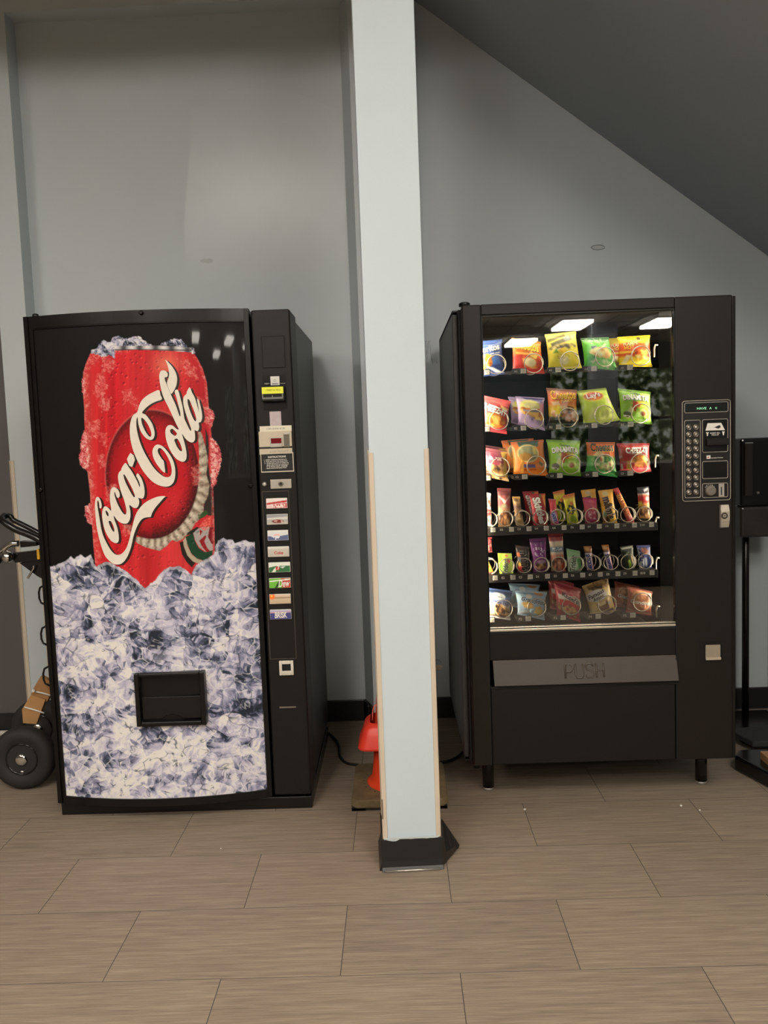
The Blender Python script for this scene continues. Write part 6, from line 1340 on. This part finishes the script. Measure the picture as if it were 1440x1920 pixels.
# frame: two uprights joined by rungs, seen behind the machine edge
fa, fb = Vector((-1.395, 3.30, 0.10)), Vector((-1.432, 3.30, 1.02))
MB().tube([fa, fb], 0.016, 12).build('upright', m_trk, trk)
MB().tube([fa + Vector((0, .24, 0)), fb + Vector((0, .24, 0))], 0.016, 12).build('upright', m_trk, trk)
MB().box(-1.43, -1.40, 3.30, 3.54, 0.12, 0.145).box(-1.44, -1.41, 3.30, 3.54, 0.50, 0.525).box(-1.45, -1.42, 3.30, 3.54, 0.90, 0.925).build('rung', m_trk, trk)
MB().box(-1.39, -1.305, 3.20, 3.62, 0.0, 0.012).box(-1.40, -1.388, 3.22, 3.60, 0.012, 0.16).build('toe_plate', m_trk, trk)
for py in (1116, 1192, 1268):
    p = at(88 if py < 1150 else (92 if py < 1220 else 96), py, 3.3); q = [(.012, .052), (-.026, .032), (-.032, .012), (-.032, -.012), (-.026, -.030), (.012, -.050)]
    MB().tube([(p.x + a, 3.30, p.z + b) for a, b in q], 0.0042, 7).build('stair_hook', m_trk, trk)
# handles
h = lambda x, y, Y=3.28: at(x, y, Y)
MB().tube(smooth_path([h(86, 1008), h(70, 998), h(45, 985), h(25, 975), h(20, 968), h(10, 968), h(4, 972), h(-6, 980)], 4), 0.0105, 10).build('grip_bar', m_trk, trk)
MB().tube(smooth_path([h(92, 1040, 3.22), h(78, 1016, 3.22), h(58, 1004, 3.22), h(30, 993, 3.22), h(12, 982, 3.22), h(4, 974, 3.24), h(10, 967, 3.27)], 4), 0.0135, 12).build('grip_bar', m_trk, trk)
a_, b_ = h(18, 1034, 3.24), h(80, 1052, 3.24)
MB().prism([(h(20, 1037, 3.24).x, h(20, 1037, 3.24).z), (h(80, 1030, 3.24).x, h(80, 1030, 3.24).z), (h(80, 1050, 3.24).x, h(80, 1050, 3.24).z), (h(32, 1054, 3.24).x, h(32, 1054, 3.24).z)], 3.22, 3.26, 'y').build('cross_arm', m_trk, trk, 0.003)
MB().prism([(h(x, y, 3.235).x, h(x, y, 3.235).z) for x, y in ((38, 1055), (78, 1046), (84, 1086), (72, 1080))], 3.225, 3.25, 'y').build('gusset', m_trk, trk, 0.002)
MB().prism([(h(x, y, 3.22).x, h(x, y, 3.22).z) for x, y in ((32, 1016), (64, 1018), (64, 1025), (34, 1028))], 3.24, 3.28, 'y').build('latch_block', m_trk, trk, 0.002)
a_, b_ = h(71, 1029, 3.218), h(77, 1048, 3.218)
MB().box(a_.x, b_.x, 3.205, 3.222, b_.z, a_.z).build('yellow_band', mat('yellow_band', (226, 170, 40), rough=0.4), trk, 0.001)
a_, b_ = h(77, 1032, 3.218), h(82, 1052, 3.218)
MB().box(a_.x, b_.x, 3.207, 3.222, b_.z, a_.z).build('band_label', m_cream, trk)
MB().tube(smooth_path([h(0, 1036, 3.24), h(12, 1026, 3.24), h(22, 1020, 3.24), h(34, 1019, 3.24)], 4), [0.012] * 12 + [0.013], 12).build('swivel_arm', m_chr, trk)
p = h(14, 1044, 3.2); MB().lathe([(0.004, -.02), (0.018, -.016), (0.024, 0), (0.018, .016), (0.005, .022)], (p.x, 3.2, p.z), 24, 'y').build('swivel_cap', m_chr, trk)
p = h(-2, 1050, 3.22); MB().lathe([(0.018, 0), (0.018, 0.03)], (p.x, 3.22, p.z), 20, 'y').build('swivel_cap', m_trk, trk)
MB().tube(smooth_path([h(63, 1061, 3.21), h(63, 1066, 3.21), h(57, 1076, 3.21), h(52, 1084, 3.21)], 3), 0.0042, 8).build('cotter_pin', m_chr, trk)
# cardboard wrap tied on the truck
cb = thing('cardboard_wrap', (-1.5, 3.38, 0.13), 'folded brown cardboard wrapped on the hand truck with two white ties', 'cardboard')
m_cb = mat('cardboard', (176, 132, 84), rough=0.85, var=0.06, scale=20)
def cpoly(pts, Y0, Y1, name, m=m_cb, bev=0.001):
    return MB().prism([(at(x, y, Y0).x, at(x, y, Y0).z) for x, y in pts], Y0, Y1, 'y').build(name, m, cb, bev)
cpoly([(58, 1303), (85, 1312), (80, 1326), (68, 1358), (43, 1356), (41, 1330)], 3.335, 3.36, 'lower_flap')
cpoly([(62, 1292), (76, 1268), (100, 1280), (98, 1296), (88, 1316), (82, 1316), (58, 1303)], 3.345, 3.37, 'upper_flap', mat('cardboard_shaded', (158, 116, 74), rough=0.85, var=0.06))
MB().tube([at(46, 1326, 3.33), at(64, 1331, 3.33), at(83, 1337, 3.33)], 0.0034, 8).build('tie_strap', m_white, cb)
MB().tube([at(62, 1296, 3.338), at(78, 1299, 3.338), at(95, 1304, 3.338)], 0.0034, 8).build('tie_strap', m_white, cb)
p = at(63, 1295, 3.33); MB().lathe([(0.006, 0), (0.006, 0.01)], (p.x, 3.335, p.z), 10, 'y').build('tie_lock', m_white, cb)
# white pipe at the very left edge
p = at(18, 1363, 3.72)
o = MB().tube([(-1.90, 3.865, 0.0125), (-2.4, 3.865, 0.0125)], 0.0125, 16).build('white_pipe', mat('pvc', (214, 208, 198), rough=0.4))
tag(o, 'white plastic pipe end lying behind the hand truck wheels at the left edge', 'pipe')

# ---- right edge: dispenser on a stand, low platform, shoe-like black base
st = thing('dispenser_stand', (1.60, 3.74, 0), 'black pole stand beside the snack machine at the right edge', 'stand')
pa_, pb_ = at(1406, 1012, 3.76), fl(1402, 1345)
MB().tube([(1.577, 3.76, 0.012), (1.577, 3.76, 1.2)], 0.0155, 14).build('pole', m_trk, st)
MB().box(1.46, 1.72, 3.62, 3.86, 0.0, 0.014).build('base_plate', m_trk, st, 0.004)
ds = thing('dispenser', (1.63, 3.70, 0.85), 'black wall-style sanitizer dispenser mounted on the pole stand', 'dispenser')
a_, b_ = at(1389, 822, 3.66), at(1446, 1012, 3.66)
zm = at(1400, 950, 3.66).z
MB().box(a_.x, a_.x + 0.19, 3.66, 3.74, zm, a_.z).build('dispenser_body', mat('dispenser_black', (18, 17, 17), rough=0.2), ds, 0.012, seg=3)
MB().box(a_.x + 0.004, a_.x + 0.186, 3.668, 3.74, b_.z + 0.012, zm).build('drip_cover', mat('smoky_plastic', (56, 54, 50), rough=0.25), ds, 0.012, seg=3)
q0, q1 = at(1396, 831, 3.655), at(1411, 930, 3.655)
MB().box(q0.x, q1.x, 3.650, 3.664, q1.z, q0.z).build('front_highlight', mat('highlight_black', (40, 36, 34), rough=0.22), ds, 0.004)  # lighter strip stands in for the vertical highlight on the dispenser body
MB().box(q0.x, q1.x, 3.648, 3.658, q0.z - 0.002, q0.z + 0.003).build('highlight_cap', m_chr, ds, 0.001)
p = at(1422, 924, 3.655); MB().lathe([(0.006, 0), (0.006, 0.004)], (p.x, 3.66, p.z), 14, 'y').build('dispenser_lock', MATS['lock_edge_grey'], ds)
pf = thing('step_platform', (1.62, 3.35, 0), 'low flat black platform on the floor at the right edge', 'platform')
z_ = 0.05
A, B, C_ = fl(1378, 1376, z_), fl(1421, 1408, z_), fl(1440, 1404, z_)
MB().prism([(1.44, 3.36), (1.40, 3.52), (1.70, 3.56), (1.745, 3.36)], 0.028, 0.052, 'z').build('platform_top', mat('platform_rubber', (48, 48, 48), rough=0.6, var=0.06), pf, 0.004)
MB().box(1.45, 1.73, 3.375, 3.40, 0.0, 0.028).box(1.45, 1.70, 3.48, 3.52, 0.0, 0.028).build('platform_frame', m_trk, pf)
sh_ = thing('machine_base', (1.40, 3.05, 0), 'glossy black wedge-shaped equipment base cut off by the right edge', 'equipment base')
MB().prism([(1.298, 3.20), (1.335, 3.255), (1.62, 3.24), (1.62, 2.92), (1.372, 2.94)], 0.0, 0.062, 'z').build('base_shell', m_rimb, sh_, 0.012, seg=3)
MB().prism([(1.39, 3.17), (1.60, 3.16), (1.60, 3.02), (1.42, 3.03)], 0.06, 0.085, 'z').build('base_cover', m_trk, sh_, 0.008)
q0, q1 = at(1431, 1413, 3.13), at(1446, 1432, 3.13)
MB().box(q0.x, q1.x, 3.01, 3.16, q1.z, q0.z).build('amber_lens', mat('amber_lens', (170, 130, 90), rough=0.25), sh_, 0.004)
# crumbs on the floor
for (x, y), s in (((1277, 1512), .0046), ((1312, 1520), .0036), ((984, 1519), .0048), ((414, 1592), .0026)):
    p = fl(x, y); rnd = random.Random(int(x)); mb = MB()
    mb.lathe([(s * .5, 0), (s, s * .5), (s * .8, s), (s * .3, s * 1.3)], (p.x, p.y, 0.0), 7, smooth=False)
    w = {1277: 'white crumb before the snack machine, left of the close pair', 1312: 'white crumb before the snack machine, right of the close pair', 984: 'white crumb on the tile seam below the left leg of the snack machine', 414: 'tiny white crumb on the floor in front of the soda machine'}[int(x)]
    tag(mb.build('paper_crumb', mat('crumb_white', (236, 232, 224), rough=0.8)), w, 'crumb')
